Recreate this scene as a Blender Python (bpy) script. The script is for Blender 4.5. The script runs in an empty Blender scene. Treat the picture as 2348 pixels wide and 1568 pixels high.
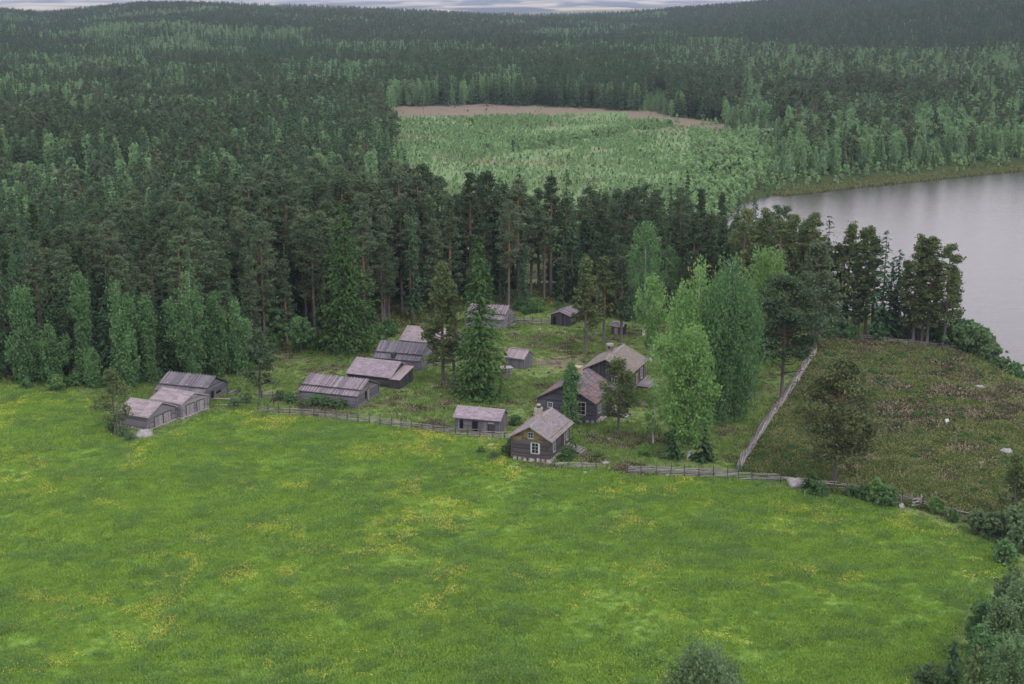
import bpy, math, random
import numpy as np
from mathutils import Vector, Matrix
R = math.radians
rng = np.random.default_rng(7); random.seed(7)
SC = bpy.context.scene; COL = SC.collection
# ------------------------------------------------------------ camera
HAZE = 0.00006
CAMH = 60.0; PITCH = math.atan(1398/5689.)
cd = bpy.data.cameras.new('camera'); cam = bpy.data.objects.new('camera', cd); COL.objects.link(cam)
cd.sensor_width = 36; cd.lens = 50.0; cd.clip_start = 1; cd.clip_end = 40000
cam.location = (0, 0, CAMH); cam.rotation_euler = (math.pi/2-PITCH, 0, 0); SC.camera = cam
# ------------------------------------------------------------ sky and sun
SUN_EL, SUN_AZ = 48, 148          # degrees; azimuth clockwise from +Y: behind the camera to the right
w = bpy.data.worlds.new('World'); SC.world = w; w.use_nodes = True
nt = w.node_tree; nt.nodes.clear()
o_ = nt.nodes.new('ShaderNodeOutputWorld'); bg = nt.nodes.new('ShaderNodeBackground'); bg.inputs['Strength'].default_value = 0.10
sky = nt.nodes.new('ShaderNodeTexSky'); sky.sky_type = 'NISHITA'; sky.sun_disc = False
sky.sun_elevation = R(SUN_EL); sky.sun_rotation = R(SUN_AZ); sky.air_density = 1.0; sky.dust_density = 2.0
mx = nt.nodes.new('ShaderNodeMixRGB'); mx.inputs['Fac'].default_value = 0.86
tc = nt.nodes.new('ShaderNodeTexCoord'); sx_ = nt.nodes.new('ShaderNodeSeparateXYZ'); nt.links.new(tc.outputs['Generated'], sx_.inputs[0])
cr = nt.nodes.new('ShaderNodeValToRGB'); cr.color_ramp.elements[0].position = 0.0; cr.color_ramp.elements[0].color = (1.17, 1.08, 1.18, 1)
cr.color_ramp.elements[1].position = 0.7; cr.color_ramp.elements[1].color = (.93, .93, 1, 1)
nt.links.new(sx_.outputs['Z'], cr.inputs[0])
ns = nt.nodes.new('ShaderNodeTexNoise'); ns.inputs['Scale'].default_value = 2.2; ns.inputs['Detail'].default_value = 5
mp_ = nt.nodes.new('ShaderNodeMapping'); mp_.inputs['Scale'].default_value = (1, 1, 4); nt.links.new(tc.outputs['Generated'], mp_.inputs[0]); nt.links.new(mp_.outputs[0], ns.inputs['Vector'])
mr = nt.nodes.new('ShaderNodeMapRange'); mr.inputs['To Min'].default_value = 11.; mr.inputs['To Max'].default_value = 20.; nt.links.new(ns.outputs['Fac'], mr.inputs[0])
vm = nt.nodes.new('ShaderNodeVectorMath'); vm.operation = 'SCALE'; nt.links.new(cr.outputs[0], vm.inputs[0]); nt.links.new(mr.outputs[0], vm.inputs['Scale'])
nt.links.new(sky.outputs[0], mx.inputs[1]); nt.links.new(vm.outputs[0], mx.inputs[2]); nt.links.new(mx.outputs[0], bg.inputs[0]); nt.links.new(bg.outputs[0], o_.inputs[0])
sd = bpy.data.lights.new('sun', 'SUN'); sd.energy = 1.5; sd.angle = R(16); sd.color = (1, .95, .88)
sun = bpy.data.objects.new('sun', sd); COL.objects.link(sun)
sdir = Vector((math.sin(R(SUN_AZ))*math.cos(R(SUN_EL)), math.cos(R(SUN_AZ))*math.cos(R(SUN_EL)), math.sin(R(SUN_EL))))
sun.rotation_euler = sdir.to_track_quat('Z', 'Y').to_euler(); sun.location = (0, 0, 300)
SC.view_settings.view_transform = 'Standard'; SC.view_settings.look = 'None'; SC.view_settings.exposure = 0.14; SC.view_settings.gamma = 1
SC.cycles.max_bounces = 5; SC.cycles.diffuse_bounces = 3; SC.cycles.glossy_bounces = 2; SC.cycles.transmission_bounces = 3; SC.cycles.volume_bounces = 0
# ------------------------------------------------------------ picture plane <-> ground (2347 px wide overview coordinates)
FV = 5689*.573; CXV, CYV = 1173.5, 784.; WATER = -2.2
cp, sp = math.cos(PITCH), math.sin(PITCH)
def hash2(i, j, s):
    n = (i*374761393 + j*668265263 + s*1442695041) & 0x7fffffff
    n = ((n ^ (n >> 13))*1274126177) & 0x7fffffff
    return ((n ^ (n >> 16)) & 0xffff)/65535.
def vn(x, y, sc, seed=0):
    x = np.asarray(x, float)/sc; y = np.asarray(y, float)/sc
    i = np.floor(x).astype(np.int64); j = np.floor(y).astype(np.int64); fx = x-i; fy = y-j
    fx = fx*fx*(3-2*fx); fy = fy*fy*(3-2*fy)
    a = hash2(i, j, seed); b = hash2(i+1, j, seed); c = hash2(i, j+1, seed); d = hash2(i+1, j+1, seed)
    return (a*(1-fx)+b*fx)*(1-fy)+(c*(1-fx)+d*fx)*fy
def sst(a, b, x):
    t = np.clip((x-a)/(b-a), 0, 1); return t*t*(3-2*t)
def ray(vx, vy):
    a = (vx-CXV)/FV; b = (CYV-vy)/FV
    return np.array([a, cp+b*sp, -sp+b*cp])
def flat(vx, vy, z=0.):
    d = ray(vx, vy); t = (z-CAMH)/d[2]; return d[0]*t, d[1]*t
def to_v(x, y, z=0.):
    dz = z-CAMH; zc = y*cp-dz*sp; up = y*sp+dz*cp
    return CXV+FV*x/zc, CYV-FV*up/zc
def wpoly(pts, z=0.):
    return np.array([flat(a, b, z) for a, b in pts])
def inside(px, py, poly):
    px = np.asarray(px, float); py = np.asarray(py, float); r = np.zeros(px.shape, bool)
    n = len(poly)
    for k in range(n):
        x0, y0 = poly[k]; x1, y1 = poly[(k+1) % n]
        if y0 == y1: continue
        c = ((y0 > py) != (y1 > py)) & (px < (x1-x0)*(py-y0)/(y1-y0)+x0)
        r ^= c
    return r
def pdist(px, py, poly):
    px = np.asarray(px, float); py = np.asarray(py, float); d = np.full(px.shape, 1e9); n = len(poly)
    for k in range(n):
        x0, y0 = poly[k]; x1, y1 = poly[(k+1) % n]; ex, ey = x1-x0, y1-y0
        t = np.clip(((px-x0)*ex+(py-y0)*ey)/(ex*ex+ey*ey+1e-9), 0, 1)
        d = np.minimum(d, np.hypot(px-x0-t*ex, py-y0-t*ey))
    return d
LAKE = wpoly([(1690,474),(1720,468),(1760,455),(1850,436),(2000,420),(2150,404),(2347,385),(2700,365),(3600,350),(3800,1500),(2700,1080),
              (2347,852),(2290,805),(2215,765),(2150,745),(2000,728),(1880,700),(1780,650),(1720,590),(1685,520)], WATER)
RIDX = [(x-CXV)/FV for x in (-2000,0,126,341,478,800,1086,1222,1393,1547,1717,1900,2347,4000)]
RIDH = [20,18,10,25,26,18,6,3,7,16,26,40,60,70]
def ht(x, y):
    x = np.asarray(x, float); y = np.asarray(y, float); D = np.hypot(x, y); az = np.arctan2(x, np.maximum(y, 1e-3))
    h = np.interp(np.tan(np.clip(az, -1.2, 1.2)), RIDX, RIDH)
    z = h*sst(850, 2500, D)*(1-sst(2750, 3600, D))
    z = z+(vn(x, y, 260, 3)-.5)*14*sst(850, 1500, D)*(1-sst(2300, 2700, D))
    z = z+((vn(x, y, 1900, 5)-.5)*44+(vn(x, y, 700, 6)-.5)*12-12)*sst(3300, 5500, D)
    z = z+((vn(x, y, 23, 1)-.5)*.7+(vn(x, y, 6, 2)-.5)*.22)*(1-sst(250, 500, D))
    near = D < 1400
    s = np.full(z.shape, 1e3)
    if near.any():
        dd = pdist(x[near] if x.shape else x, y[near] if x.shape else y, LAKE)
        ins = inside(x[near] if x.shape else x, y[near] if x.shape else y, LAKE)
        v = np.where(ins, -dd, dd)
        if x.shape: s[near] = v
        else: s = v
    k = sst(-9, 11, s)
    return np.where(s < 11, (z+5.5)*k-5.5+(0.55)*(1-k)*0, z)
def at(vx, vy):
    z = 0.
    for _ in range(8):
        x, y = flat(vx, vy, z); z = float(ht(np.array([x]), np.array([y]))[0])
    return Vector((x, y, z))
def zat(x, y): return float(ht(np.array([float(x)]), np.array([float(y)]))[0])
# ------------------------------------------------------------ object helpers
def tag(o, label=None, cat=None, group=None, kind=None):
    if label: o['label'] = label
    if cat: o['category'] = cat
    if group: o['group'] = group
    if kind: o['kind'] = kind
    return o
def empty(name, loc, rz=0, s=1):
    o = bpy.data.objects.new(name, None); COL.objects.link(o); o.location = loc; o.rotation_euler = (0, 0, rz); o.scale = (s,)*3 if not hasattr(s, '__len__') else s
    o.empty_display_size = .5; return o
def npmesh(name, V, Fc, tone=None, mat=None, smooth=False):
    V = np.asarray(V, np.float32); Fc = np.asarray(Fc, np.int32); m = bpy.data.meshes.new(name); k = Fc.shape[1]
    m.vertices.add(len(V)); m.vertices.foreach_set('co', V.ravel())
    m.loops.add(Fc.size); m.loops.foreach_set('vertex_index', Fc.ravel())
    m.polygons.add(len(Fc)); m.polygons.foreach_set('loop_start', np.arange(0, Fc.size, k, dtype=np.int32))
    if tone is not None:
        a = m.attributes.new('tone', 'FLOAT', 'FACE'); a.data.foreach_set('value', np.asarray(tone, np.float32))
    m.update(calc_edges=True)
    if smooth: m.polygons.foreach_set('use_smooth', np.ones(len(Fc), bool))
    if mat: m.materials.append(mat)
    return m
def link(name, mesh, parent=None, loc=None, rz=0):
    o = bpy.data.objects.new(name, mesh); COL.objects.link(o)
    if parent: o.parent = parent
    if loc is not None: o.location = loc
    if rz: o.rotation_euler = (0, 0, rz)
    return o
def copy_tree(o, parent=None, kids=None):
    kids = kids if kids is not None else KIDS(o)
    c = o.copy(); COL.objects.link(c)
    if parent is not None: c.parent = parent
    for ch in kids: copy_tree(ch, c)
    return c
def KIDS(o): return list(o.children)
class MB:
    def __init__(s): s.v = []; s.f = []; s.t = []
    def quad(s, a, b, c, d, t=.5):
        n = len(s.v); s.v += [tuple(a), tuple(b), tuple(c), tuple(d)]; s.f.append((n, n+1, n+2, n+3)); s.t.append(t)
    def hexa(s, P, t=.5):
        n = len(s.v); s.v += [tuple(p) for p in P]
        for q in ((0,3,2,1),(4,5,6,7),(0,1,5,4),(1,2,6,5),(2,3,7,6),(3,0,4,7)):
            s.f.append(tuple(n+i for i in q)); s.t.append(t)
    def box(s, x0, x1, y0, y1, z0, z1, t=.5):
        s.hexa([(x0,y0,z0),(x1,y0,z0),(x1,y1,z0),(x0,y1,z0),(x0,y0,z1),(x1,y0,z1),(x1,y1,z1),(x0,y1,z1)], t)
    def beam(s, p, q, w, h, t=.5, up=(0, 0, 1)):
        p = Vector(p); q = Vector(q); d = (q-p).normalized(); u = Vector(up)
        if abs(d.dot(u)) > .98: u = Vector((0, 1, 0))
        sd_ = d.cross(u).normalized()*w/2; uu = sd_.cross(d).normalized()*h/2
        s.hexa([p-sd_-uu, p+sd_-uu, q+sd_-uu, q-sd_-uu, p-sd_+uu, p+sd_+uu, q+sd_+uu, q-sd_+uu], t)
    def tube(s, pts, rad, n=7, t=.5, cap=True):
        pts = [Vector(p) for p in pts]; rings = []
        for i, p in enumerate(pts):
            d = (pts[min(i+1, len(pts)-1)]-pts[max(i-1, 0)]).normalized(); u = Vector((0, 0, 1)) if abs(d.z) < .9 else Vector((1, 0, 0))
            a = d.cross(u).normalized(); b = a.cross(d); k = len(s.v); rings.append(k)
            for j in range(n):
                g = 2*math.pi*j/n; s.v.append(tuple(p+(a*math.cos(g)+b*math.sin(g))*rad[i]))
        for i in range(len(pts)-1):
            for j in range(n):
                s.f.append((rings[i]+j, rings[i]+(j+1) % n, rings[i+1]+(j+1) % n, rings[i+1]+j)); s.t.append(t)
        if cap:
            for e in (0, -1):
                k = rings[e]
                for j in range(1, n-1, 2):
                    a_, b_, c_, d_ = k, k+j, k+(j+1) % n, k+(j+2) % n
                    s.f.append((a_, b_, c_, d_) if d_ != a_ else (a_, b_, c_, c_)); s.t.append(t)
    def rock(s, c, r, seed=0, t=.5, n=8):
        c = Vector(c); k = len(s.v); rr = random.Random(seed); rows = 6; ph = rr.random()*9
        for i in range(rows+1):
            th = math.pi*i/rows
            for j in range(n):
                g = 2*math.pi*j/n+.3*i
                q = 1+.16*math.sin(3*g+ph+th*2)+.14*rr.uniform(-1, 1)
                if i in (0, rows): q = 1
                s.v.append((c.x+r[0]*math.sin(th)*math.cos(g)*q, c.y+r[1]*math.sin(th)*math.sin(g)*q, c.z+r[2]*math.cos(th)*(1 if i in (0, rows) else q)))
        for i in range(rows):
            for j in range(n):
                s.f.append((k+i*n+j, k+(i+1)*n+j, k+(i+1)*n+(j+1) % n, k+i*n+(j+1) % n)); s.t.append(t)
    def mesh(s, name, mat, smooth=False):
        m = bpy.data.meshes.new(name); fs = [tuple(dict.fromkeys(f)) for f in s.f]
        m.from_pydata(s.v, [], fs)
        a = m.attributes.new('tone', 'FLOAT', 'FACE'); a.data.foreach_set('value', s.t)
        if smooth: m.polygons.foreach_set('use_smooth', [True]*len(fs))
        m.materials.append(mat); m.update(); return m
    def build(s, name, mat, parent=None, smooth=False): return link(name, s.mesh(name, mat, smooth), parent)
# ------------------------------------------------------------ materials
class NT:
    def __init__(s, name):
        s.m = bpy.data.materials.new(name); s.m.use_nodes = True; s.t = s.m.node_tree; s.t.nodes.clear(); s.out = s.n('ShaderNodeOutputMaterial')
    def n(s, ty, **kw):
        x = s.t.nodes.new(ty)
        for k, v in kw.items():
            if hasattr(x, k): setattr(x, k, v)
        return x
    def l(s, a, b): s.t.links.new(a, b)
    def inp(s, x, v):
        if hasattr(v, 'links') or isinstance(v, bpy.types.NodeSocket): s.l(v, x)
        else:
            if hasattr(v, '__len__') and len(v) == 3 and len(x.default_value) == 4: v = (*v, 1)
            x.default_value = v
    def noise(s, scale, detail=3, rough=.55, vec=None, stretch=None, w=0.0):
        x = s.n('ShaderNodeTexNoise'); x.inputs['Scale'].default_value = scale; x.inputs['Detail'].default_value = detail; x.inputs['Roughness'].default_value = rough
        v = vec if vec is not None else s.pos()
        if stretch or w:
            mp = s.n('ShaderNodeMapping'); s.l(v, mp.inputs[0])
            if stretch: mp.inputs['Scale'].default_value = stretch
            mp.inputs['Location'].default_value = (w, w*1.7, 0); v = mp.outputs[0]
        s.l(v, x.inputs['Vector']); return x.outputs['Fac']
    def pos(s):
        if not hasattr(s, '_p'): s._p = s.n('ShaderNodeNewGeometry').outputs['Position']
        return s._p
    def obj(s):
        if not hasattr(s, '_o'): s._o = s.n('ShaderNodeTexCoord').outputs['Object']
        return s._o
    def ramp(s, f, a, b, lo=0., hi=1.):
        x = s.n('ShaderNodeMapRange'); x.interpolation_type = 'SMOOTHSTEP'; s.l(f, x.inputs[0]); x.inputs[1].default_value = a; x.inputs[2].default_value = b; x.inputs[3].default_value = lo; x.inputs[4].default_value = hi; return x.outputs[0]
    def mix(s, f, a, b, mode='MIX'):
        x = s.n('ShaderNodeMixRGB'); x.blend_type = mode; s.inp(x.inputs[0], f); s.inp(x.inputs[1], a); s.inp(x.inputs[2], b); return x.outputs[0]
    def math(s, op, a, b=0.):
        x = s.n('ShaderNodeMath'); x.operation = op; s.inp(x.inputs[0], a); s.inp(x.inputs[1], b); return x.outputs[0]
    def attr(s, name, out='Fac'):
        x = s.n('ShaderNodeAttribute'); x.attribute_name = name; return x.outputs[out]
    def bump(s, h, strength=.5, dist=.05):
        x = s.n('ShaderNodeBump'); x.inputs['Strength'].default_value = strength; x.inputs['Distance'].default_value = dist; s.l(h, x.inputs['Height']); return x.outputs[0]
    def principled(s, col, rough=.85, normal=None, spec=.25, **kw):
        p = s.n('ShaderNodeBsdfPrincipled'); s.inp(p.inputs['Base Color'], col); s.inp(p.inputs['Roughness'], rough); p.inputs['Specular IOR Level'].default_value = spec
        if normal is not None: s.l(normal, p.inputs['Normal'])
        for k, v in kw.items(): s.inp(p.inputs[k.replace('_', ' ')], v)
        s.l(p.outputs[0], s.out.inputs[0]); return s.m
def m_wood(name, c1, c2, moss=None, mossamt=.5, stretch=(1, 1, 1), speck=None, dark=.55, mossz=None):
    s = NT(name); t = s.attr('tone'); c = s.mix(t, c1, c2)
    n1 = s.noise(5, 5, .65, s.obj(), stretch); c = s.mix(s.ramp(n1, .3, .7, .0, .8), c, s.mix(1., c, (dark, dark, dark*1.03), 'MULTIPLY'))
    n2 = s.noise(.7, 3, .5, s.obj(), w=7); c = s.mix(s.ramp(n2, .4, .75, 0, .45), c, s.mix(1., c, (1.3, 1.22, 1.2), 'MULTIPLY'))
    mf = s.ramp(s.noise(1.1, 6, .7, s.obj(), w=3), mossamt-.12, mossamt+.12) if moss else None
    if mossz:
        sep = s.n('ShaderNodeSeparateXYZ'); s.l(s.obj(), sep.inputs[0]); mf = s.math('MULTIPLY', mf, s.ramp(sep.outputs['Z'], mossz, mossz+.5))
    if moss: c = s.mix(mf, c, s.mix(s.noise(9, 2, .5, s.obj()), moss, tuple(.55*q for q in moss)))
    if speck: c = s.mix(s.ramp(s.noise(7, 4, .8, s.obj(), w=5), .6, .68), c, speck)
    return s.principled(c, .9, s.bump(n1, .5, .03), .15)
WOODC = dict(grey=((.13,.12,.135),(.25,.225,.25)), dark=((.05,.048,.055),(.10,.095,.105)), light=((.22,.2,.225),(.36,.32,.35)), rooff=((.25,.2,.225),(.42,.34,.37)))
M = {}
M['wall_grey'] = m_wood('weathered_log', (.105,.103,.12), (.215,.205,.23), stretch=(1,1,5))
M['wall_light'] = m_wood('silver_log', (.17,.165,.185), (.30,.285,.31), stretch=(1,1,5))
M['wall_dark'] = m_wood('dark_log', (.035,.035,.042), (.085,.08,.09), stretch=(1,1,5))
M['wall_cabin'] = m_wood('tarred_log', (.055,.048,.052), (.13,.115,.12), moss=(.27,.20,.08), mossamt=.46, stretch=(1,1,6), mossz=2.5)
M['wall_house'] = m_wood('blue_grey_log', (.06,.06,.075), (.12,.118,.14), stretch=(1,1,4))
M['roof_board'] = m_wood('roof_board', (.12,.105,.125), (.30,.255,.285), stretch=(.6,.6,.6))
M['roof_board_dark'] = m_wood('old_roof_board', (.10,.095,.115), (.21,.19,.215), stretch=(.6,.6,.6))
M['roof_shingle'] = m_wood('lilac_shingle', (.205,.17,.2), (.31,.255,.29), stretch=(.5,3,3), dark=.7)
M['roof_shingle_worn'] = m_wood('worn_shingle', (.22,.185,.21), (.34,.285,.30), stretch=(.5,3,3), speck=(.42,.38,.38), dark=.6)
M['roof_moss'] = m_wood('mossy_shingle', (.15,.135,.15), (.25,.22,.23), moss=(.23,.2,.125), mossamt=.52, speck=(.38,.35,.36), dark=.6)
M['roof_cabin'] = m_wood('grey_shingle', (.17,.15,.17), (.27,.235,.255), moss=(.24,.205,.125), mossamt=.62, speck=(.42,.38,.40), dark=.6)
M['trim'] = m_wood('bargeboard', (.22,.20,.21), (.33,.30,.30))
M['trim_dark'] = m_wood('dark_trim', (.05,.05,.055), (.09,.085,.09))
M['plank'] = m_wood('plank', (.2,.185,.195), (.32,.29,.30), stretch=(2,2,1))
M['pale_wood'] = m_wood('pale_wood', (.34,.27,.19), (.42,.34,.25))
M['pole'] = m_wood('fence_pole', (.17,.16,.165), (.34,.32,.32), stretch=(1,1,1))
M['post_pale'] = m_wood('pale_post', (.14,.13,.13), (.24,.22,.22))
M['post'] = m_wood('fence_post', (.06,.058,.062), (.12,.115,.12))
M['white_pole'] = m_wood('bleached_pole', (.22,.20,.20), (.36,.33,.32))
M['white'] = m_wood('white_paint', (.34,.35,.36), (.46,.47,.47), dark=.8)
M['green_paint'] = m_wood('pale_blue_paint', (.24,.29,.30), (.34,.39,.39), dark=.8)
def m_tile():
    s = NT('tile'); t = s.attr('tone'); n = s.noise(.55, 3, .6, s.obj(), w=2)
    c = s.mix(s.ramp(t, 0, .8), (.095,.08,.095), (.17,.135,.15)); c = s.mix(s.ramp(t, .8, .95), c, (.2,.115,.09))
    c = s.mix(s.ramp(s.noise(4, 4, .6, s.obj()), .35, .7, 0, .6), c, s.mix(1., c, (.6,.6,.62), 'MULTIPLY'))
    return s.principled(c, .85, s.bump(s.noise(12, 3, .6, s.obj()), .3, .02), .2)
M['tile'] = m_tile()
def m_stone(name, a, b, moss=None):
    s = NT(name); n = s.noise(2.5, 6, .65, s.obj()); c = s.mix(s.ramp(n, .3, .7), a, b); c = s.mix(s.math('MULTIPLY', s.attr('tone'), .5), c, (.16,.15,.15))
    if moss: c = s.mix(s.ramp(s.noise(1.3, 5, .7, s.obj(), w=4), .5, .62), c, moss)
    return s.principled(c, .9, s.bump(n, .7, .08), .2)
M['stone'] = m_stone('granite', (.2,.19,.195), (.36,.34,.34))
M['stone_moss'] = m_stone('lichened_granite', (.2,.19,.185), (.34,.32,.31), (.14,.13,.06))
M['plaster'] = m_stone('chimney_render', (.28,.24,.21), (.42,.37,.34))
M['plaster_moss'] = m_stone('stained_chimney_render', (.36,.30,.24), (.46,.38,.29), (.26,.2,.1))
M['rust'] = m_stone('ant_hill_soil', (.10,.06,.035), (.17,.10,.06))
s = NT('window_glass'); M['glass'] = s.principled((.015,.018,.02), .12, None, .5)
s = NT('dark_void'); M['void'] = s.principled((.012,.012,.014), .95, None, .05)
def m_leaf(name, a, b, c=None, trans=.35, var=.35):
    s = NT(name); t = s.attr('tone'); col = s.mix(t, a, b); oi = s.n('ShaderNodeObjectInfo'); r = oi.outputs['Random']
    if c: col = s.mix(s.ramp(r, .45, 1., 0, .8), col, c)
    k = s.ramp(r, 0, 1, 1-var, 1+var); sc = s.n('ShaderNodeVectorMath'); sc.operation = 'SCALE'; s.l(col, sc.inputs[0]); s.l(k, sc.inputs['Scale'])
    d = s.n('ShaderNodeBsdfDiffuse'); s.l(sc.outputs[0], d.inputs[0]); tr = s.n('ShaderNodeBsdfTranslucent'); s.l(sc.outputs[0], tr.inputs[0])
    mi = s.n('ShaderNodeMixShader'); mi.inputs[0].default_value = trans; s.l(d.outputs[0], mi.inputs[1]); s.l(tr.outputs[0], mi.inputs[2]); s.l(mi.outputs[0], s.out.inputs[0]); return s.m
M['spruce'] = m_leaf('spruce_needles', (.032,.072,.038), (.085,.16,.072), (.045,.08,.045), .3, .3)
M['spruce_yard'] = m_leaf('fresh_spruce_needles', (.032,.072,.026), (.078,.145,.046), None, .25, .08)
M['pine'] = m_leaf('pine_needles', (.05,.088,.05), (.13,.19,.10), (.085,.11,.065), .28, .3)
M['pine_young'] = m_leaf('young_pine_needles', (.07,.10,.042), (.15,.195,.08), None, .3, .12)
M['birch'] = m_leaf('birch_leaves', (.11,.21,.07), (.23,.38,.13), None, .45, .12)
M['birch_dark'] = m_leaf('dark_birch_leaves', (.07,.15,.062), (.155,.275,.115), None, .4, .12)  # darker, less yellow leaf green than the plain birch
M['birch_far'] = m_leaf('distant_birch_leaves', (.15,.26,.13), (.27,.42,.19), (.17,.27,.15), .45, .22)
M['willow'] = m_leaf('willow_leaves', (.09,.15,.075), (.19,.275,.135), (.09,.165,.065), .4, .2)
M['grass'] = m_leaf('grass_blades', (.142,.25,.05), (.245,.395,.075), (.27,.40,.07), .46, .10)
M['sedge'] = m_leaf('dark_sedge', (.12,.215,.062), (.20,.325,.092), None, .42, .1)
M['pine_heath'] = m_leaf('heath_pine_needles', (.055,.075,.035), (.13,.155,.07), None, .25, .05)
M['heath'] = m_leaf('heather', (.065,.06,.038), (.18,.185,.10), (.23,.19,.14), .25, .5)
M['reed'] = m_leaf('reed_blades', (.12,.15,.06), (.2,.22,.10), None, .3, .1)
def m_bark(name, lo, hi, zs, white=False):
    s = NT(name); n = s.noise(6, 4, .6, s.obj(), (1,1,.25)); sep = s.n('ShaderNodeSeparateXYZ'); s.l(s.obj(), sep.inputs[0])
    c = s.mix(s.ramp(sep.outputs['Z'], zs[0], zs[1]), lo, hi)
    if white: c = s.mix(s.ramp(s.noise(2.2, 4, .7, s.obj(), (1,1,1.6)), .55, .62), c, (.05,.045,.045))
    c = s.mix(s.ramp(n, .35, .7, 0, .5), c, s.mix(1., c, (.5,.5,.5), 'MULTIPLY')); return s.principled(c, .9, s.bump(n, .6, .04), .1)
M['bark_pine'] = m_bark('pine_bark', (.10,.09,.09), (.19,.12,.08), (4, 12))
M['bark_spruce'] = m_bark('spruce_bark', (.09,.08,.08), (.10,.085,.08), (4, 12))
M['bark_birch'] = m_bark('birch_bark', (.42,.40,.41), (.36,.35,.36), (1, 12), True)
M['bark_dead'] = m_bark('dead_wood', (.24,.22,.22), (.26,.24,.24), (1, 12))
def m_ground():
    s = NT('ground'); z1 = s.n('ShaderNodeAttribute'); z1.attribute_name = 'zone'; z2 = s.n('ShaderNodeAttribute'); z2.attribute_name = 'zoneb'
    a = s.n('ShaderNodeSeparateColor'); s.l(z1.outputs['Color'], a.inputs[0]); b = s.n('ShaderNodeSeparateColor'); s.l(z2.outputs['Color'], b.inputs[0])
    meadow, heath, clear = a.outputs; bare, forest, far = b.outputs
    def edge(m, w=0):
        nn = s.noise(.8, 4, .7, w=w); return s.ramp(s.math('ADD', m, s.math('MULTIPLY', s.math('SUBTRACT', nn, .5), .9)), .38, .62)
    fine = s.noise(2.6, 5, .75, stretch=(1, 1, 1)); mid = s.noise(.32, 4, .6); big = s.noise(.045, 3, .5); vf = s.noise(9, 3, .7)
    # farmyard turf
    yard = s.mix(s.ramp(fine, .3, .7), (.085,.14,.04), (.19,.25,.085)); yard = s.mix(s.ramp(mid, .45, .7, 0, .8), yard, (.16,.16,.075))
    yard = s.mix(s.ramp(s.noise(.17, 5, .65, w=11), .56, .68, 0, .85), yard, s.mix(fine, (.13,.10,.07), (.24,.19,.14)))
    # meadow
    md = s.mix(s.ramp(fine, .25, .75), (.115,.20,.042), (.19,.305,.06)); md = s.mix(s.ramp(s.noise(.9, 5, .7, w=2), .52, .72, 0, .6), md, (.08,.16,.05))
    md = s.mix(s.ramp(big, .45, .7, 0, .2), md, (.19,.27,.05))
    md = s.mix(s.ramp(s.noise(.12, 4, .6, w=9), .5, .75, 0, .4), md, (.08,.17,.055))
    # heath
    he = s.mix(s.ramp(fine, .3, .7), (.08,.07,.05), (.19,.17,.11)); he = s.mix(s.ramp(mid, .4, .62), he, s.mix(vf, (.10,.14,.05), (.2,.24,.09)))
    he = s.mix(s.ramp(s.noise(.5, 5, .7, w=5), .57, .68), he, (.2,.165,.115))
    cl = s.mix(s.ramp(s.noise(.25, 5, .7), .3, .7), (.10,.17,.07), (.15,.21,.095)); cl = s.mix(s.ramp(s.noise(.03, 4, .6, w=1), .5, .65), cl, s.mix(fine, (.14,.14,.08), (.2,.18,.11)))
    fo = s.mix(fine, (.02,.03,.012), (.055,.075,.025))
    ba = s.mix(fine, (.12,.095,.07), (.2,.16,.125))
    fd = s.mix(s.ramp(s.noise(.0022, 5, .6, stretch=(1, .35, 1)), .44, .54), (.025,.045,.05), (.36,.32,.2)); fd = s.mix(s.ramp(s.noise(.0012, 3, .5, w=3), .45, .62, 0, .7), fd, (.03,.05,.035))
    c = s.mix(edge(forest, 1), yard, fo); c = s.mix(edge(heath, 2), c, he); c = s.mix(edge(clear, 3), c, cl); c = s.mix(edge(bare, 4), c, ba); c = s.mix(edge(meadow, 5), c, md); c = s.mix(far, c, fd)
    h = s.math('ADD', s.math('MULTIPLY', fine, .5), s.math('MULTIPLY', vf, .25))
    return s.principled(c, .95, s.bump(h, .6, .25), .1)
def m_water():
    s = NT('lake_water'); n = s.noise(1.6, 4, .6, stretch=(.35, 1.6, 1)); n2 = s.noise(.12, 3, .6, stretch=(.4, 1.5, 1))
    h = s.math('ADD', s.math('MULTIPLY', n, 1.), s.math('MULTIPLY', n2, 1.2))
    p = s.n('ShaderNodeBsdfPrincipled'); s.inp(p.inputs['Base Color'], (.035,.03,.028)); p.inputs['Roughness'].default_value = .2; p.inputs['IOR'].default_value = 1.33; p.inputs['Specular IOR Level'].default_value = .5
    b = s.bump(h, .8, .06); s.l(b, p.inputs['Normal']); s.l(p.outputs[0], s.out.inputs[0]); return s.m
M['ground'] = m_ground(); M['water'] = m_water()
# ------------------------------------------------------------ zones
MEADOW = wpoly([(-900,905),(-300,893),(0,884),(200,905),(235,985),(270,1012),(345,1012),(420,985),(500,950),(590,944),(700,955),(860,972),(1040,1000),(1165,1012),(1160,1075),(1280,1080),(1380,1078),(1440,1090),
    (1690,1103),(1830,1128),(2000,1152),(2070,1172),(2200,1215),(2290,1250),(2330,1300),(2250,1370),(2180,1450),(2150,1568),(2200,2300),(-900,2300)])
HEATH = wpoly([(1700,1080),(1790,930),(1868,812),(1875,770),(2000,780),(2190,806),(2347,880),(2700,1100),(2500,1300),(2260,1200),(2060,1150),(1830,1110)])
CLEAR = wpoly([(842,360),(838,275),(875,246),(1150,238),(1300,248),(1480,255),(1650,283),(1770,318),(1780,390),(1690,455),(1600,560),(1200,580),(880,560),(838,450)])
LCLEAR = wpoly([(-100,395),(60,390),(200,405),(330,432),(330,470),(-100,460)])
BRUSH = wpoly([(1470,250),(1500,215),(1545,235),(1530,262),(1480,262)])
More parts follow.
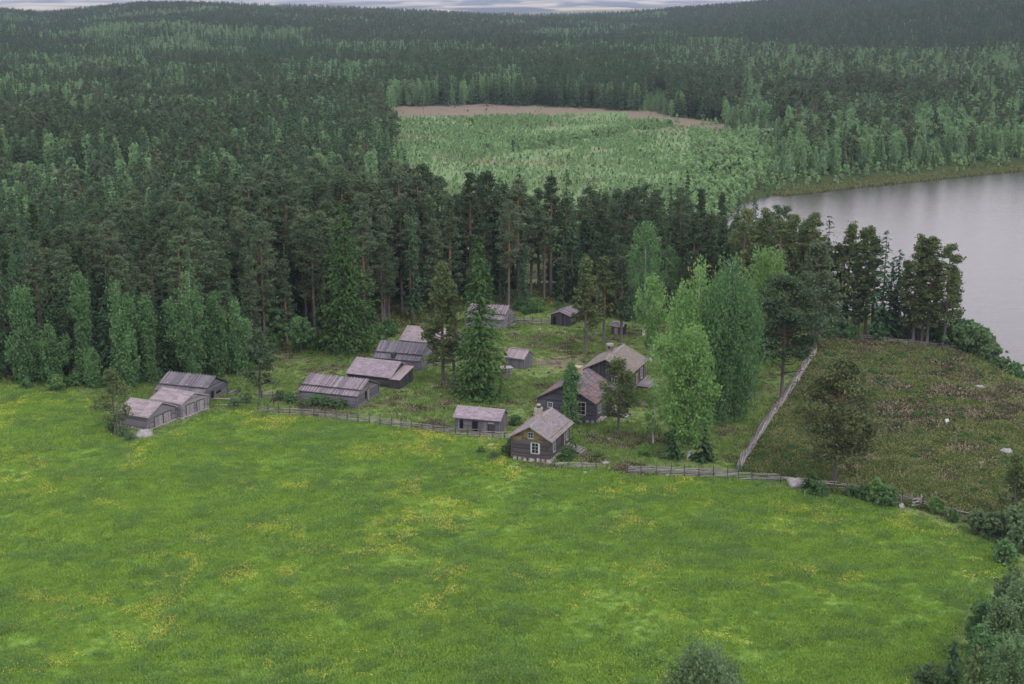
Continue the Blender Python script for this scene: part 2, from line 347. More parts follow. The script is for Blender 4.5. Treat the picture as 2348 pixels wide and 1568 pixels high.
BELT = wpoly([(-250,880),(0,872),(350,862),(545,850),(600,800),(740,780),(860,765),(900,752),(1055,712),(1180,715),(1250,700),(1420,728),(1560,740),(1700,745),(1800,745),(1860,735),(1760,655),(1690,610),
    (1600,620),(1300,655),(1100,655),(870,650),(780,612),(450,604),(120,616),(-250,604)])
# ------------------------------------------------------------ terrain
def polar(rows, azs):
    A, Dg = np.meshgrid(azs, rows); X = Dg*np.sin(A); Y = Dg*np.cos(A); return X, Y
azs = np.r_[np.radians(np.arange(-180, -30, 10.)), np.radians(np.arange(-28, 28.01, .3)), np.radians(np.arange(32, 171, 10.))]
rows = [2., 30, 60, 90]
while rows[-1] < 330: rows.append(rows[-1]+.9)
while rows[-1] < 900: rows.append(rows[-1]*1.008)
while rows[-1] < 4000: rows.append(rows[-1]*1.012)
while rows[-1] < 30000: rows.append(rows[-1]*1.04)
rows = np.array(rows)
X, Y = polar(rows, azs); Z = ht(X, Y); nr, nc = X.shape
V = np.stack([X, Y, Z], -1).reshape(-1, 3)
i, j = np.meshgrid(np.arange(nr-1), np.arange(nc), indexing='ij'); jn = (j+1) % nc
Fq = np.stack([i*nc+j, i*nc+jn, (i+1)*nc+jn, (i+1)*nc+j], -1).reshape(-1, 4)
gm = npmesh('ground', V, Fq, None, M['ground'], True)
wx = V[:, 0]+(vn(V[:, 0], V[:, 1], 5, 31)-.5)*4; wy = V[:, 1]+(vn(V[:, 0], V[:, 1], 5, 32)-.5)*5; Dv = np.hypot(V[:, 0], V[:, 1])
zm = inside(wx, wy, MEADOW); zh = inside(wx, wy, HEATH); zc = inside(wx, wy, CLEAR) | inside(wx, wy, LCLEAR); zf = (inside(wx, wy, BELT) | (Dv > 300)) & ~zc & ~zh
vvx, vvy = to_v(V[:, 0], np.maximum(V[:, 1], 5), V[:, 2]); zb = zc & (((Dv > 660) & (vvy < 268-(vvx-870)*.012+(vn(V[:, 0], V[:, 1], 30, 55)-.6)*9)) | inside(vvx, vvy, np.array([(1440,250),(1680,280),(1670,304),(1490,282),(1440,270)])))
BAREP = [(545,828,14,3),(655,828,50,6),(720,845,25,5),(950,872,35,10),(1530,905,40,18),(1480,925,30,10),(1330,820,50,10),(1250,830,60,12),(1190,800,40,8),(1400,770,60,8),(1000,905,50,6),(1060,890,30,5)]
for bx, by, rx, ry in BAREP: zb |= (((vvx-bx)/rx)**2+((vvy-by)/ry)**2 < 1) & (vn(V[:, 0], V[:, 1], 2.2, 77) > .38)
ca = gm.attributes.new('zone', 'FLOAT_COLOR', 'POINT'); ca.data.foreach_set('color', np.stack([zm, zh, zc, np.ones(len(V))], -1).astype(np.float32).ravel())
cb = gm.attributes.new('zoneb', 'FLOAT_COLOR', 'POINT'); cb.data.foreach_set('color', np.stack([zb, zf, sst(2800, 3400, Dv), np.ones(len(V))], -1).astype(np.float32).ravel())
tag(link('ground', gm), None, None, None, 'structure')
lk = np.array(LAKE); lm = MB()
wm = bpy.data.meshes.new('lake'); big = wpoly([(1600,440),(2000,395),(2347,360),(3600,330),(3900,1600),(2347,900),(2200,790),(1900,740),(1600,640)], WATER)
wm.from_pydata([(x, y, WATER) for x, y in big], [], [tuple(range(len(big)))]); wm.materials.append(M['water']); tag(link('lake', wm), None, None, None, 'structure')
# ------------------------------------------------------------ foliage builders
def leaves(C, size, asp=1.6, droop=None, seed=0, flat_=0.0):
    """C: leaf centres; returns quads facing random ways; droop 0..1 makes them hang"""
    r = np.random.default_rng(seed); n = len(C); sz = size*(.6+.8*r.random(n))
    a = r.normal(size=(n, 3)); a /= np.linalg.norm(a, axis=1)[:, None]
    if droop is not None: a = a*(1-droop)+np.array([0, 0, -1.])*droop; a /= np.linalg.norm(a, axis=1)[:, None]
    if flat_: a[:, 2] *= (1-flat_); a /= np.linalg.norm(a, axis=1)[:, None]
    b = np.cross(a, r.normal(size=(n, 3)))
    if flat_: b = b*(1-flat_)+np.cross(a, [0, 0, 1.])*flat_
    b /= np.linalg.norm(b, axis=1)[:, None]+1e-9
    a = a*(sz*asp/2)[:, None]; b = b*(sz/2)[:, None]
    V = np.stack([C-a, C-a*.1+b, C+a, C-a*.1-b], 1).reshape(-1, 3); F = np.arange(4*n).reshape(n, 4); return V, F
def crown_mesh(name, V, F, mat, seed, clump=None):
    r = np.random.default_rng(seed); t = r.random(len(F))*.75
    if clump is not None: t = t*.55+clump*.45+.1
    return npmesh(name, V, F, np.clip(t, 0, 1), mat)
def g_spruce(h, r, seed, n=26, nb=9, ns=9, size=.55, mat='spruce', base=.03, ragged=.25, shape=.85):
    g = np.random.default_rng(seed); C = []; K = []; A = []
    for k in range(n):
        t = (k+g.random()*.7)/n; z = h*(base+(1-base)*t); L = r*(1-t)**shape*(1-ragged+2*ragged*g.random())+.15
        m = max(4, int(nb*(1-.55*t)))
        for q in range(m):
            az = g.random()*6.283; l = L*(.75+.4*g.random()); tone = g.random(); cnt = max(3, int(ns*(.4+.6*l/r)))
            for u in np.linspace(.15, 1, cnt):
                zz = z-(u**1.3)*l*.38+.10*l*u**3
                C.append((math.cos(az)*l*u+g.normal()*.09*l, math.sin(az)*l*u+g.normal()*.09*l, zz+g.normal()*.1)); K.append(tone); A.append(az)
    C = np.array(C); K = np.array(K); n_ = len(C); sz = size*(.7+.7*g.random(n_))*(.6+.4*(1-C[:, 2]/h)); A = np.array(A)+g.normal(size=n_)*.5
    a = np.stack([np.cos(A), np.sin(A), -.45+g.normal(size=n_)*.3], 1); b = np.stack([-np.sin(A), np.cos(A), g.normal(size=n_)*.5], 1); a *= (sz*.95)[:, None]; b *= (sz*.38)[:, None]
    V = np.stack([C-a*.6, C-a*.1+b, C+a*.8, C-a*.1-b], 1).reshape(-1, 3); F = np.arange(4*n_).reshape(n_, 4)
    cm = crown_mesh('crown', V, F, M[mat], seed, K)
    tb = MB(); tb.tube([(0,0,-.3),(0,0,h*.5),(0,0,h*.97)], [h*.012+.05, h*.007, .02], 7); return cm, tb.mesh('trunk', M['bark_spruce'], True)
def g_pine(h, r, seed, c0=.45, nbr=34, size=.30, per=24, mat='pine', pads=3, flat_=.38, lean=.0, shape='round', dead=0):
    g = np.random.default_rng(seed); C = []; K = []; tb = MB()
    bx = lean*h; top = (bx, 0, h*.985); midp = (bx*.35+g.normal()*.12, g.normal()*.12, h*.5)
    rb = h*.0115+.06
    tb.tube([(0,0,-.3),(midp[0]*.4, midp[1]*.4, h*.25), midp, (bx*.7, 0, h*.78), top], [rb*1.15, rb*.95, rb*.75, rb*.42, .03], 7)
    for k in range(nbr):
        t = (k+g.random())/nbr; z = h*(c0+(1-c0)*t)*.985
        if shape == 'round': L = r*(math.sin(math.pi*min(1, .22+.78*t)**1.15)**.6)*.98 if t < .97 else r*.2
        elif shape == 'cone': L = r*(1-t)**.75+.2
        elif shape == 'dome': L = r*min(1, (1-t)*2.1)**.6*(.75+.35*t)+.15
        else: L = r*(1-abs(2*t-.75)**2*.6)
        L = abs(L)*(.6+.5*g.random()); az = g.random()*6.283; tone = g.random()
        sx = bx*(z/h)
        e = (sx+math.cos(az)*L, math.sin(az)*L, z+L*(.12 if shape != 'cone' else .2)); tb.tube([(sx,0,z-.25*L),(sx+math.cos(az)*L*.5, math.sin(az)*L*.5, z-.12*L), e], [.07, .045, .02], 4, cap=False)
        for p in range(pads):
            u = 1-.72*p/max(1, pads-1)*g.random() if p else 1.
            pc = np.array([sx+math.cos(az)*L*u, math.sin(az)*L*u, z+L*.1*u+g.normal()*.25]); pr = .24*r*(.7+.6*g.random())+.22
            pts = g.normal(size=(per, 3)); pts /= np.linalg.norm(pts, axis=1)[:, None]; pts *= (g.random(per)**.45)[:, None]*pr*np.array([1, 1, flat_]); C.append(pts+pc); K += [tone]*per
    for q in range(dead):
        z = h*c0*(.55+.5*g.random()); az = g.random()*6.283; L = r*(.4+.4*g.random()); tb.tube([(0,0,z),(math.cos(az)*L*.6, math.sin(az)*L*.6, z+.15*L),(math.cos(az)*L, math.sin(az)*L, z+.5*L*g.random())], [.09, .06, .02], 5, cap=False)
    # leader tuft
    pts = g.normal(size=(per*2, 3))*np.array([.16*r, .16*r, .35])+np.array([bx, 0, h*.97]); C.append(pts); K += [.7]*len(pts)
    C = np.concatenate(C); V, F = leaves(C, size, 1.5, seed=seed+1, flat_=.25)
    return crown_mesh('crown', V, F, M[mat], seed, np.array(K)), tb.mesh('trunk', M['bark_pine'], True)
def g_birch(h, r, seed, c0=.12, n=150, per=24, size=.26, mat='birch', droop=.55, weep=1.0, shape='oval', lobes=0, bark='bark_birch', stems=1):
    g = np.random.default_rng(seed); C = []; K = []; tb = MB()
    lob = [(g.normal()*r*.42, g.normal()*r*.42, .72+.28*g.random()) for _ in range(lobes)] or [(0, 0, 1)]
    if lobes: lob[0] = (0, 0, 1)
    ph_ = seed*1.7
    for k in range(int(n*1.7)):
        lx, ly, lh = lob[k % len(lob)]; t = g.random()**.85
        if shape == 'oval': e = math.sin(math.pi*(t*.86+.1))**.65
        elif shape == 'column': e = min(1, (1-t)*3.2)**.6*(.72+.28*math.sin(6*t+seed))
        else: e = (1-t)**.7
        az = g.random()*6.283; rr = r*(.72 if lobes else 1)*e*(.35+.65*g.random()**.5)*(1+.22*math.sin(3*az+9*t+ph_)+.16*math.sin(5*az-14*t+ph_*2))
        p = np.array([lx*t+math.cos(az)*rr, ly*t+math.sin(az)*rr, h*lh*(c0+(1-c0)*t)]); cr_ = .10*h**.5*(.7+.6*g.random())*1.5*(r/4)**.35
        pts = g.normal(size=(per, 3))*.5; pts *= np.array([cr_, cr_, cr_*(.8+weep)]); pts[:, 2] -= cr_*weep*.6; C.append(p+pts); K += [g.random()]*per
        if k % 16 == 0: tb.tube([(lx*t*.5, ly*t*.5, max(.3, p[2]-abs(rr)*.9)), tuple(p)], [.05, .015], 4, cap=False)
    C = np.concatenate(C); C[:, 2] = np.maximum(C[:, 2], h*.02+.1); V, F = leaves(C, size, 1.35, droop, seed=seed+1)
    for q in range(stems):
        ox = 0 if stems == 1 else g.normal()*.3; lx, ly, lh = lob[q % len(lob)]
        tb.tube([(ox,0,-.3),(ox+g.normal()*.15, g.normal()*.1, h*.25),(lx*.5+g.normal()*.1, ly*.5, h*.6),(lx, ly, h*lh*.96)], [h*.011+.05, h*.009+.03, h*.005+.02, .02], 7)
    return crown_mesh('crown', V, F, M[mat], seed, np.array(K)), tb.mesh('trunk', M[bark], True)
P = {}
P['spruce'] = [g_spruce(24, 3.2, 11, 34, 10, 10, .5), g_spruce(24, 2.6, 12, 34, 10, 9, .5, shape=.7), g_spruce(24, 2.2, 13, 34, 9, 8, .5, base=.12, ragged=.4, shape=.6), g_spruce(24, 3.6, 14, 34, 11, 10, .5, base=.05), g_spruce(24, 1.9, 15, 32, 8, 8, .5, base=.22, ragged=.45, shape=.5)]
PK = dict(per=22, size=.26, flat_=.34)
P['pine'] = [g_pine(26, 3.1, 21, .42, 60, pads=4, shape='dome', **PK), g_pine(26, 3.5, 22, .32, 72, pads=4, shape='dome', **PK), g_pine(26, 2.7, 23, .25, 70, pads=4, shape='cone', **PK), g_pine(26, 3.2, 24, .38, 64, pads=4, shape='dome', lean=.02, **PK), g_pine(26, 2.9, 25, .52, 50, pads=4, shape='round', **PK), g_pine(26, 3.8, 26, .35, 76, pads=4, shape='dome', **PK), g_pine(24, 3.0, 27, .2, 76, pads=4, shape='cone', **PK), g_pine(26, 2.6, 28, .46, 54, pads=4, shape='cone', dead=4, **PK)]
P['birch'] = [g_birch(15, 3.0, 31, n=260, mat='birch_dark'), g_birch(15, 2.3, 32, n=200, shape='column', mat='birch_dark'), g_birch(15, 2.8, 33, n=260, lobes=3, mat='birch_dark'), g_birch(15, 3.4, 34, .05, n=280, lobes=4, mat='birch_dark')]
NTREE = [0]
def plant(kind, vx, vy, vtop, label, wpx=None, group=None, protos=None, cat=None, rz=None, name=None):
    """a tree whose foot stands at the ground point seen at (vx, vy) and whose height reaches the sight line at vtop"""
    p = at(vx, vy); D = p.y; d = ray(vx, vtop); zt = CAMH+d[2]*D/d[1]; h = zt-p.z
    cm, tm = protos; ph = max(v.co.z for v in tm.vertices) if not hasattr(plant, 'c') or id(tm) not in plant.c else plant.c[id(tm)]
    if not hasattr(plant, 'c'): plant.c = {}
    plant.c[id(tm)] = ph
    s = h/ph; sw = s
    root = empty(name or {'spruce': 'spruce_tree', 'pine': 'pine_tree', 'birch': 'birch_tree', 'rowan': 'rowan_tree', 'willow': 'willow_bush'}.get(kind, kind), p, rz if rz is not None else random.random()*6.28, (sw, sw, s))
    link('trunk', tm, root); link('crown', cm, root)
    tag(root, label, cat or 'tree', group); return root
def own(kind, vx, vy, vtop, wpx, label, gen, cat='tree', name=None, **kw):
    p = at(vx, vy); d = ray(vx, vtop); h = CAMH+d[2]*p.y/d[1]-p.z; r = wpx/2/FV*math.hypot(p.y, CAMH)*1.0
    pr = gen(h, r, int(vx*7+vy), **kw)
    root = empty(name or kind+'_tree', p, 0); link('trunk', pr[1], root); link('crown', pr[0], root); tag(root, label, cat); return root
# ------------------------------------------------------------ buildings
class Bld:
    """local frame: x along the ridge, -y the side nearer the camera; walls inset under the roof"""
    def __init__(s, name, prm, label, cat):
        cx, cy, th, L, w, he, hr, gi, ei = prm; s.L, s.w, s.he, s.hr = L, w, he, hr
        s.wl = L/2-max(gi, .12); s.ww = w-max(ei, .15); s.z0 = zat(cx, cy)
        s.root = empty(name, (cx, cy, s.z0-.02), th); tag(s.root, label, cat, 'grey timber farm buildings'); s.sl = (hr-he)/w
        s.eave = he+s.sl*(w-s.ww)-.12            # wall top under the roof
    def top(s, y): return s.hr-s.sl*abs(y)-.14
    def log_walls(s, mat, lh=.24, base=0.0, seed=1, cross=.22):
        g = random.Random(seed); m = MB(); z = base; k = 0; T = .16
        while z < s.top(0)-.08:
            z1 = z+lh-.02; t = lambda: g.random()
            hy = s.ww if z1 <= s.top(s.ww) else max(0, (s.hr-.14-z1)/s.sl)
            for sx in (-1, 1):           # gable walls
                x0 = sx*s.wl; c = cross if (hy == s.ww) else 0; o = g.uniform(-.018, .018)
                if hy > .1: m.box(x0-T/2-.02*(k % 2)+o*sx, x0+T/2+o*sx, -hy-c, hy+c, z+(.0 if 1 else 0), z1, t())
            if z1 <= s.top(s.ww)+.12:
                for sy in (-1, 1):
                    y0 = sy*s.ww; o = g.uniform(-.018, .018)
                    m.box(-s.wl-cross, s.wl+cross, y0-T/2+o, y0+T/2+o, z+.11, z1+.11, t())
            z += lh; k += 1
        # backing so that no daylight shows between the logs
        m.box(-s.wl+.03, s.wl-.03, -s.ww+.03, s.ww-.03, base, min(s.top(s.ww), s.eave), .2)
        hy = s.ww-.05; zb = min(s.top(s.ww), s.eave)
        for sx in (-1, 1):
            x0 = sx*(s.wl-.04); x1 = sx*(s.wl-.10); a, b = min(x0, x1), max(x0, x1)
            n = len(m.v); m.v += [(a, -hy, zb-.03), (a, hy, zb-.03), (a, 0, s.top(0)-.05), (b, -hy, zb-.03), (b, hy, zb-.03), (b, 0, s.top(0)-.05)]
            for f in ((n, n+1, n+2, n+2), (n+3, n+5, n+4, n+4), (n, n+3, n+4, n+1), (n+1, n+4, n+5, n+2), (n+2, n+5, n+3, n)): m.f.append(f); m.t.append(.2)
        return m.build('log_wall', mat, s.root)
    def board_walls(s, mat, bw=.19, base=0.0, seed=1, sides='all'):
        g = random.Random(seed); m = MB(); T = .05
        def run(horizontal, const, sgn, half):
            u = -half
            while u < half-.02:
                u1 = min(u+bw*g.uniform(.85, 1.15), half); o = g.uniform(0, .03)
                if horizontal: m.box(u+.006, u1-.006, const-T/2-(o if sgn < 0 else 0), const+T/2+(o if sgn > 0 else 0), base, s.top(s.ww), g.random())
                else:
                    za, zb = s.top(u), s.top(u1); x0, x1 = const-T/2-(o if sgn < 0 else 0), const+T/2+(o if sgn > 0 else 0)
                    m.hexa([(x0,u+.006,base),(x1,u+.006,base),(x1,u1-.006,base),(x0,u1-.006,base),(x0,u+.006,za),(x1,u+.006,za),(x1,u1-.006,zb),(x0,u1-.006,zb)], g.random())
                u = u1
        for sy in (-1, 1): run(True, sy*s.ww, sy, s.wl)
        for sx in (-1, 1): run(False, sx*s.wl, sx, s.ww)
        m.box(-s.wl+.04, s.wl-.04, -s.ww+.04, s.ww-.04, base+.02, s.top(s.ww)-.03, .1)
        return m.build('board_wall', mat, s.root)
    def P(s, side, x, y, dz=0.):
        """point on the roof surface"""
        return (x, y*side, s.hr-s.sl*y+dz)
    def slab(s, m, side, x0, x1, y0, y1, dz, th, t):
        a = [s.P(side, x0, y0, dz), s.P(side, x1, y0, dz), s.P(side, x1, y1, dz), s.P(side, x0, y1, dz)]
        if side > 0: a = [a[1], a[0], a[3], a[2]]
        m.hexa([(p[0], p[1], p[2]-th) for p in a][::1]+a, t)
    def board_roof(s, mat, bw=.24, seed=3, log=.70, comb=True, dark=False):
        g = random.Random(seed); m = MB(); l = s.L/2
        for side in (-1, 1):
            s.slab(m, side, -l+.03, l-.03, 0, s.w-.03, -.05, .05, .25)
            x = -l; k = 0
            while x < l-.05:
                x1 = min(x+bw*g.uniform(.85, 1.15), l); up = (k % 2)*.045
                y1 = s.w*(log+.02 if log else 1)+g.uniform(-.04, .04)
                s.slab(m, side, x+.008, x1-.008, -.16 if (comb and up and side < 0) else (-.02 if side < 0 else 0.03), y1, up+(.05 if log else 0), .05, g.random()*.8+(.2 if up else 0))
                if log: s.slab(m, side, x+.01, x1-.01, s.w*log*.9, s.w+g.uniform(-.06, .05), up-.02, .05, g.random()*.8+(.2 if up else 0))
                x = x1; k += 1
        r = m.build('roof', mat, s.root)
        if log:
            for side in (-1, 1):
                b = MB(); y = s.w*log; z = s.hr-s.sl*y+.16; b.tube([(-l-.3, side*y, z), (0, side*(y+.02), z+.01), (l+.12, side*y, z)], [.10, .095, .09], 7, .3); b.build('weight_log', M['trim_dark'], r)
        return r
    def course_roof(s, mat, ch=.27, seed=3, trim=True, pw=.22, dz=.03):
        g = random.Random(seed); m = MB(); l = s.L/2
        for side in (-1, 1):
            s.slab(m, side, -l+.02, l-.02, 0, s.w-.02, -.06, .06, .3)
            y = 0; k = 0
            while y < s.w-.02:
                y1 = min(y+ch, s.w); x = -l+(k % 2)*-.1
                while x < l:
                    x1 = x+pw*g.uniform(.5, 2.6); xa, xb = max(x, -l), min(x1, l)
                    if xb-xa > .01:
                        q = [s.P(side, xa, y, .0+g.uniform(0, .006)), s.P(side, xb, y, .0), s.P(side, xb, y1+.02, dz), s.P(side, xa, y1+.02, dz)]
                        if side > 0: q = [q[1], q[0], q[3], q[2]]
                        m.hexa([(p[0], p[1], p[2]-.03) for p in q]+q, g.random())
                    x = x1
                y = y1; k += 1
        r = m.build('roof', mat, s.root); cap = MB()
        cap.hexa([(-l-.02,-.16,s.hr-.06),(l+.02,-.16,s.hr-.06),(l+.02,.16,s.hr-.06),(-l-.02,.16,s.hr-.06),(-l-.02,-.05,s.hr+.07),(l+.02,-.05,s.hr+.07),(l+.02,.05,s.hr+.07),(-l-.02,.05,s.hr+.07)], .6)
        cap.build('ridge_cap', M['trim'], r)
        if trim:
            for side in (-1, 1):
                for e in (-1, 1):
                    b = MB(); s.slab(b, side, e*l-.05+(0 if e < 0 else .02), e*l+.05-(.02 if e < 0 else 0), .03, s.w+.03, .075, .18, .6); b.build('bargeboard', M['trim'], r)
        return r
    def tile_roof(s, mat, seed=3, size=.62):
        g = random.Random(seed); m = MB(); l = s.L/2
        for side in (-1, 1):
            s.slab(m, side, -l+.02, l-.02, 0, s.w-.02, -.05, .05, 0); y = 0; k = 0
            while y < s.w-.05:
                y1 = min(y+size*.9, s.w); x = -l-(k % 2)*size*.0
                while x < l-.02:
                    x1 = min(x+size, l); t = g.random()*.78
                    pr = .45*max(0, min(1, (y/s.w-.15)))*(1.3 if x < l*.55 else .35)
                    if g.random() < pr: t = g.uniform(.86, 1)
                    q = [s.P(side, x+.014, y+.0, 0), s.P(side, x1-.014, y+.0, .0), s.P(side, x1-.014, y1+.03, .055), s.P(side, x+.014, y1+.03, .055)]
                    if side > 0: q = [q[1], q[0], q[3], q[2]]
                    m.hexa([(p[0], p[1], p[2]-.04) for p in q]+q, t); x = x1
                y = y1; k += 1
        r = m.build('roof', mat, s.root)
        for side in (-1, 1):
            for e in (-1, 1): b = MB(); s.slab(b, side, e*l-.04, e*l+.04, .03, s.w+.02, .085, .16, .6); b.build('bargeboard', M['trim_dark'], r)
        return r
    def frame_of(s, wall, u):
        T = .12
        if wall == 'near': return Vector((u, -s.ww-T, 0)), Vector((1, 0, 0)), Vector((0, -1, 0))
        if wall == 'far': return Vector((u, s.ww+T, 0)), Vector((-1, 0, 0)), Vector((0, 1, 0))
        if wall == 'right': return Vector((s.wl+T, u, 0)), Vector((0, 1, 0)), Vector((1, 0, 0))
        return Vector((-s.wl-T, u, 0)), Vector((0, -1, 0)), Vector((-1, 0, 0))
    def slabw(s, m, wall, u, w, z0, z1, d0, d1, t=.5):
        o, a, n = s.frame_of(wall, u); p = []
        for z in (z0, z1):
            for du, dn in ((-w/2, d0), (w/2, d0), (w/2, d1), (-w/2, d1)):
                q = o+a*du+n*dn; p.append((q.x, q.y, z))
        m.hexa(p, t)
    def door(s, wall, u, z, w, h, mat='plank', open_=False, n=6, trim=True, handle=True):
        g = random.Random(int(u*100+w*10)); m = MB()
        if open_: s.slabw(m, wall, u, w, z, z+h, -.10, .015, .0); d = m.build('doorway', M['void'], s.root)
        else:
            for k in range(n): s.slabw(m, wall, u-w/2+w*(k+.5)/n, w/n-.012, z, z+h*g.uniform(.985, 1), -.06, .03+g.uniform(0, .015), g.random())
            s.slabw(m, wall, u, w, z+.02, z+h-.02, -.06, .02, .1); d = m.build('door', M[mat], s.root)
            if handle: hb = MB(); s.slabw(hb, wall, u+w*.36, .05, z+h*.45, z+h*.45+.16, .03, .09, .2); hb.build('handle', M['trim_dark'], d)
        if trim:
            f = MB()
            for e in (-1, 1): s.slabw(f, wall, u+e*(w/2+.05), .1, z-.02, z+h+.1, -.04, .06, .6)
            s.slabw(f, wall, u, w-.005, z+h+.002, z+h+.1, -.04, .055, .6); f.build('door_frame', M['trim_dark' if mat != 'white' else 'white'], d)
        return d
    def window(s, wall, u, z, w, h, cols=2, rows=2, mat='white', wide=.09, sill=True):
        m = MB(); s.slabw(m, wall, u, w, z, z+h, -.05, .02, .5); p = m.build('window', M['glass'], s.root); f = MB()
        for e in (-1, 1): s.slabw(f, wall, u+e*(w/2+wide/2-.02), wide, z-.06, z+h+.08, -.04, .06, .6)
        for zz in (z-.06, z+h-.01): s.slabw(f, wall, u, w-.045, zz, zz+.09, -.04, .058, .6)
        for k in range(1, cols): s.slabw(f, wall, u-w/2+w*k/cols, .055, z+.03, z+h-.012, -.02, .045, .6)
        for k in range(1, rows): s.slabw(f, wall, u, w-.05, z+h*k/rows-.02, z+h*k/rows+.02, -.02, .038, .6)
        f.build('frame', M[mat], p)
        if sill: q = MB(); s.slabw(q, wall, u, w+.24, z-.14, z-.065, -.04, .12, .4); q.build('sill', M['trim'], p)
        return p
    def foundation(s, h=.35, seed=5, big=1., mat='stone'):
        g = random.Random(seed); m = MB()
        def run(a, b):
            a = Vector(a); b = Vector(b); L_ = (b-a).length; u = 0
            while u < L_:
                r = g.uniform(.22, .42)*big; c = a+(b-a)*min(1, (u+r)/L_)
                m.rock((c.x, c.y, .02), (r*1.05, r*.8, h*g.uniform(.7, 1.1)), g.random()*999, g.random()); u += r*1.7
        W, Wd = s.wl, s.ww; run((-W, -Wd, 0), (W, -Wd, 0)); run((W, -Wd, 0), (W, Wd, 0)); run((-W, Wd, 0), (-W, -Wd, 0))
        return m.build('stone_foundation', M[mat], s.root, True)
    def chimney(s, x, y, w, d, ztop, mat='plaster', round_=False, parent=None, cap=True):
        m = MB(); z0 = s.hr-s.sl*abs(y)-.6
        if round_: m.tube([(x,y,z0),(x,y,ztop-.35),(x,y,ztop-.34),(x,y,ztop-.08),(x,y,ztop)], [w*.5, w*.48, w*.52, w*.5, w*.46], 14, .5)
        else:
            m.box(x-w/2, x+w/2, y-d/2, y+d/2, z0, ztop-.45, .4); m.box(x-w/2-.06, x+w/2+.06, y-d/2-.06, y+d/2+.06, ztop-.45, ztop, .7)
        return m.build('chimney', M[mat], parent, round_)
def steps(name, label, origin, rz, w, n, rise, run, mat, land=1.2, parent=None):
    """landing plus n steps descending along +x of its own frame"""
    m = MB(); g = random.Random(4); H = rise*n
    nb = 6
    for k in range(nb): m.box(-land, 0, -w/2+w*k/nb+.01, -w/2+w*(k+1)/nb-.01, H-.09, H+g.uniform(0, .015), g.random())
    for i in range(n): m.box(i*run+.005, (i+1)*run+.12, -w/2, w/2, H-rise*(i+1)-.0, H-rise*(i+1)+.09, g.random())
    fr = MB(); fr.box(-land+.05, -.02, -w/2+.06, w/2-.06, -.3, H-.095, .2)
    for e in (-1, 1): fr.beam((0, e*(w/2-.1), H-.12), (n*run, e*(w/2-.1), -.12), .1, .16, .3)
    o = m.build(name, M[mat], parent); o.location = origin; o.rotation_euler = (0, 0, rz); fr.build('step_base', M['trim_dark'] if mat != 'stone' else M['stone'], o); return o
PR = dict(
A=(-48.65,208.43,-.34,8.46,3.94,1.73,3.49,.34,.36), B=(-48.79,200.51,-.50,6.04,2.98,2.16,3.19,.15,.2), C=(-52.10,194.84,-.44,5.61,3.27,1.99,3.40,.21,.30),
D=(-26.23,208.21,-.36,10.06,3.96,1.93,3.46,.32,.32), E=(-21.15,218.60,-.39,7.89,3.69,1.65,3.35,.30,.29), F=(-17.87,227.85,-.32,8.37,3.25,1.65,3.67,.15,.4),
G=(-13.80,240.59,-.36,9.44,3.64,1.62,3.38,.29,.35), H=(-4.08,256.54,-.30,7.58,3.46,2.04,3.85,.15,.4), I=(1.23,226.37,-.50,3.70,1.87,1.77,2.91,.2,.25),
J=(9.98,259.12,1.16,5.82,2.15,2.01,2.76,.27,.31), K=(19.34,250.76,-.63,2.57,.90,1.59,2.30,.2,.15), L=(16.16,217.09,1.21,10.13,4.23,2.95,5.07,.68,.3),
M=(9.50,199.73,1.19,10.03,4.56,3.19,5.67,.45,.3), N=(3.85,181.31,1.22,9.18,3.15,3.03,4.85,.61,.55), O=(-4.33,191.84,-.29,6.94,2.12,2.03,3.10,.20,.45))
def roof_stones(b, xs, log=.70, lab=''):
    for k, x in enumerate(xs):
        m = MB(); m.rock((0,0,0), (.22,.17,.13), k*7+x*3, .6); o = m.build('roof_stone', M['stone'], None, True)
        y = -b.w*(log-.045); p = b.root.matrix_basis @ Vector((x, y, b.hr-b.sl*abs(y)+.26)); o.location = p
        tag(o, 'small stone resting on the weight log of '+lab, 'stone', 'stones resting on the '+lab)
def upd(): bpy.context.view_layer.update()
b = Bld('log_barn', PR['A'], 'grey log barn with ribbed board roof, rearmost of the three barns at the left', 'barn'); upd()
b.log_walls(M['wall_grey'], seed=11); b.board_roof(M['roof_board_dark'], seed=4); b.foundation(.25, 2); b.door('right', -.9, .35, .75, 1.15, open_=True); b.door('right', 1.0, .75, 1.3, .35, open_=True, trim=False); roof_stones(b, (-2.6, .8, 3.2), lab='rearmost left barn')
b = Bld('log_barn', PR['B'], 'middle barn of the left group with smooth pinkish roof and a broken plank door', 'barn'); upd()
b.log_walls(M['wall_light'], seed=12); b.course_roof(M['roof_shingle_worn'], .3, 5, pw=.6); b.foundation(.3, 3); b.door('right', -1.05, .28, 1.7, 1.5, n=8); b.door('right', 1.15, .3, 1.5, 1.5, n=5); b.door('right', .85, .55, .3, 1.0, open_=True, trim=False)
m_ = MB(); b.slabw(m_, 'right', 0, b.ww*1.9, .12, .27, .0, .16, .9); m_.build('sill_beam', M['trim'], b.root)
b = Bld('log_barn', PR['C'], 'nearest barn of the left group, dark side wall, boulder at its corner', 'barn'); upd()
b.log_walls(M['wall_grey'], seed=13); b.course_roof(M['roof_shingle_worn'], .3, 6, pw=.6); b.foundation(.32, 4); b.door('right', -.9, .3, 1.7, 1.35, n=8); b.door('right', 1.0, .35, 1.6, 1.35, n=8)
m_ = MB(); b.slabw(m_, 'right', 0, b.ww*1.9, .12, .27, .0, .16, .9); m_.build('sill_beam', M['trim'], b.root)
m_ = MB(); q = b.root.matrix_basis
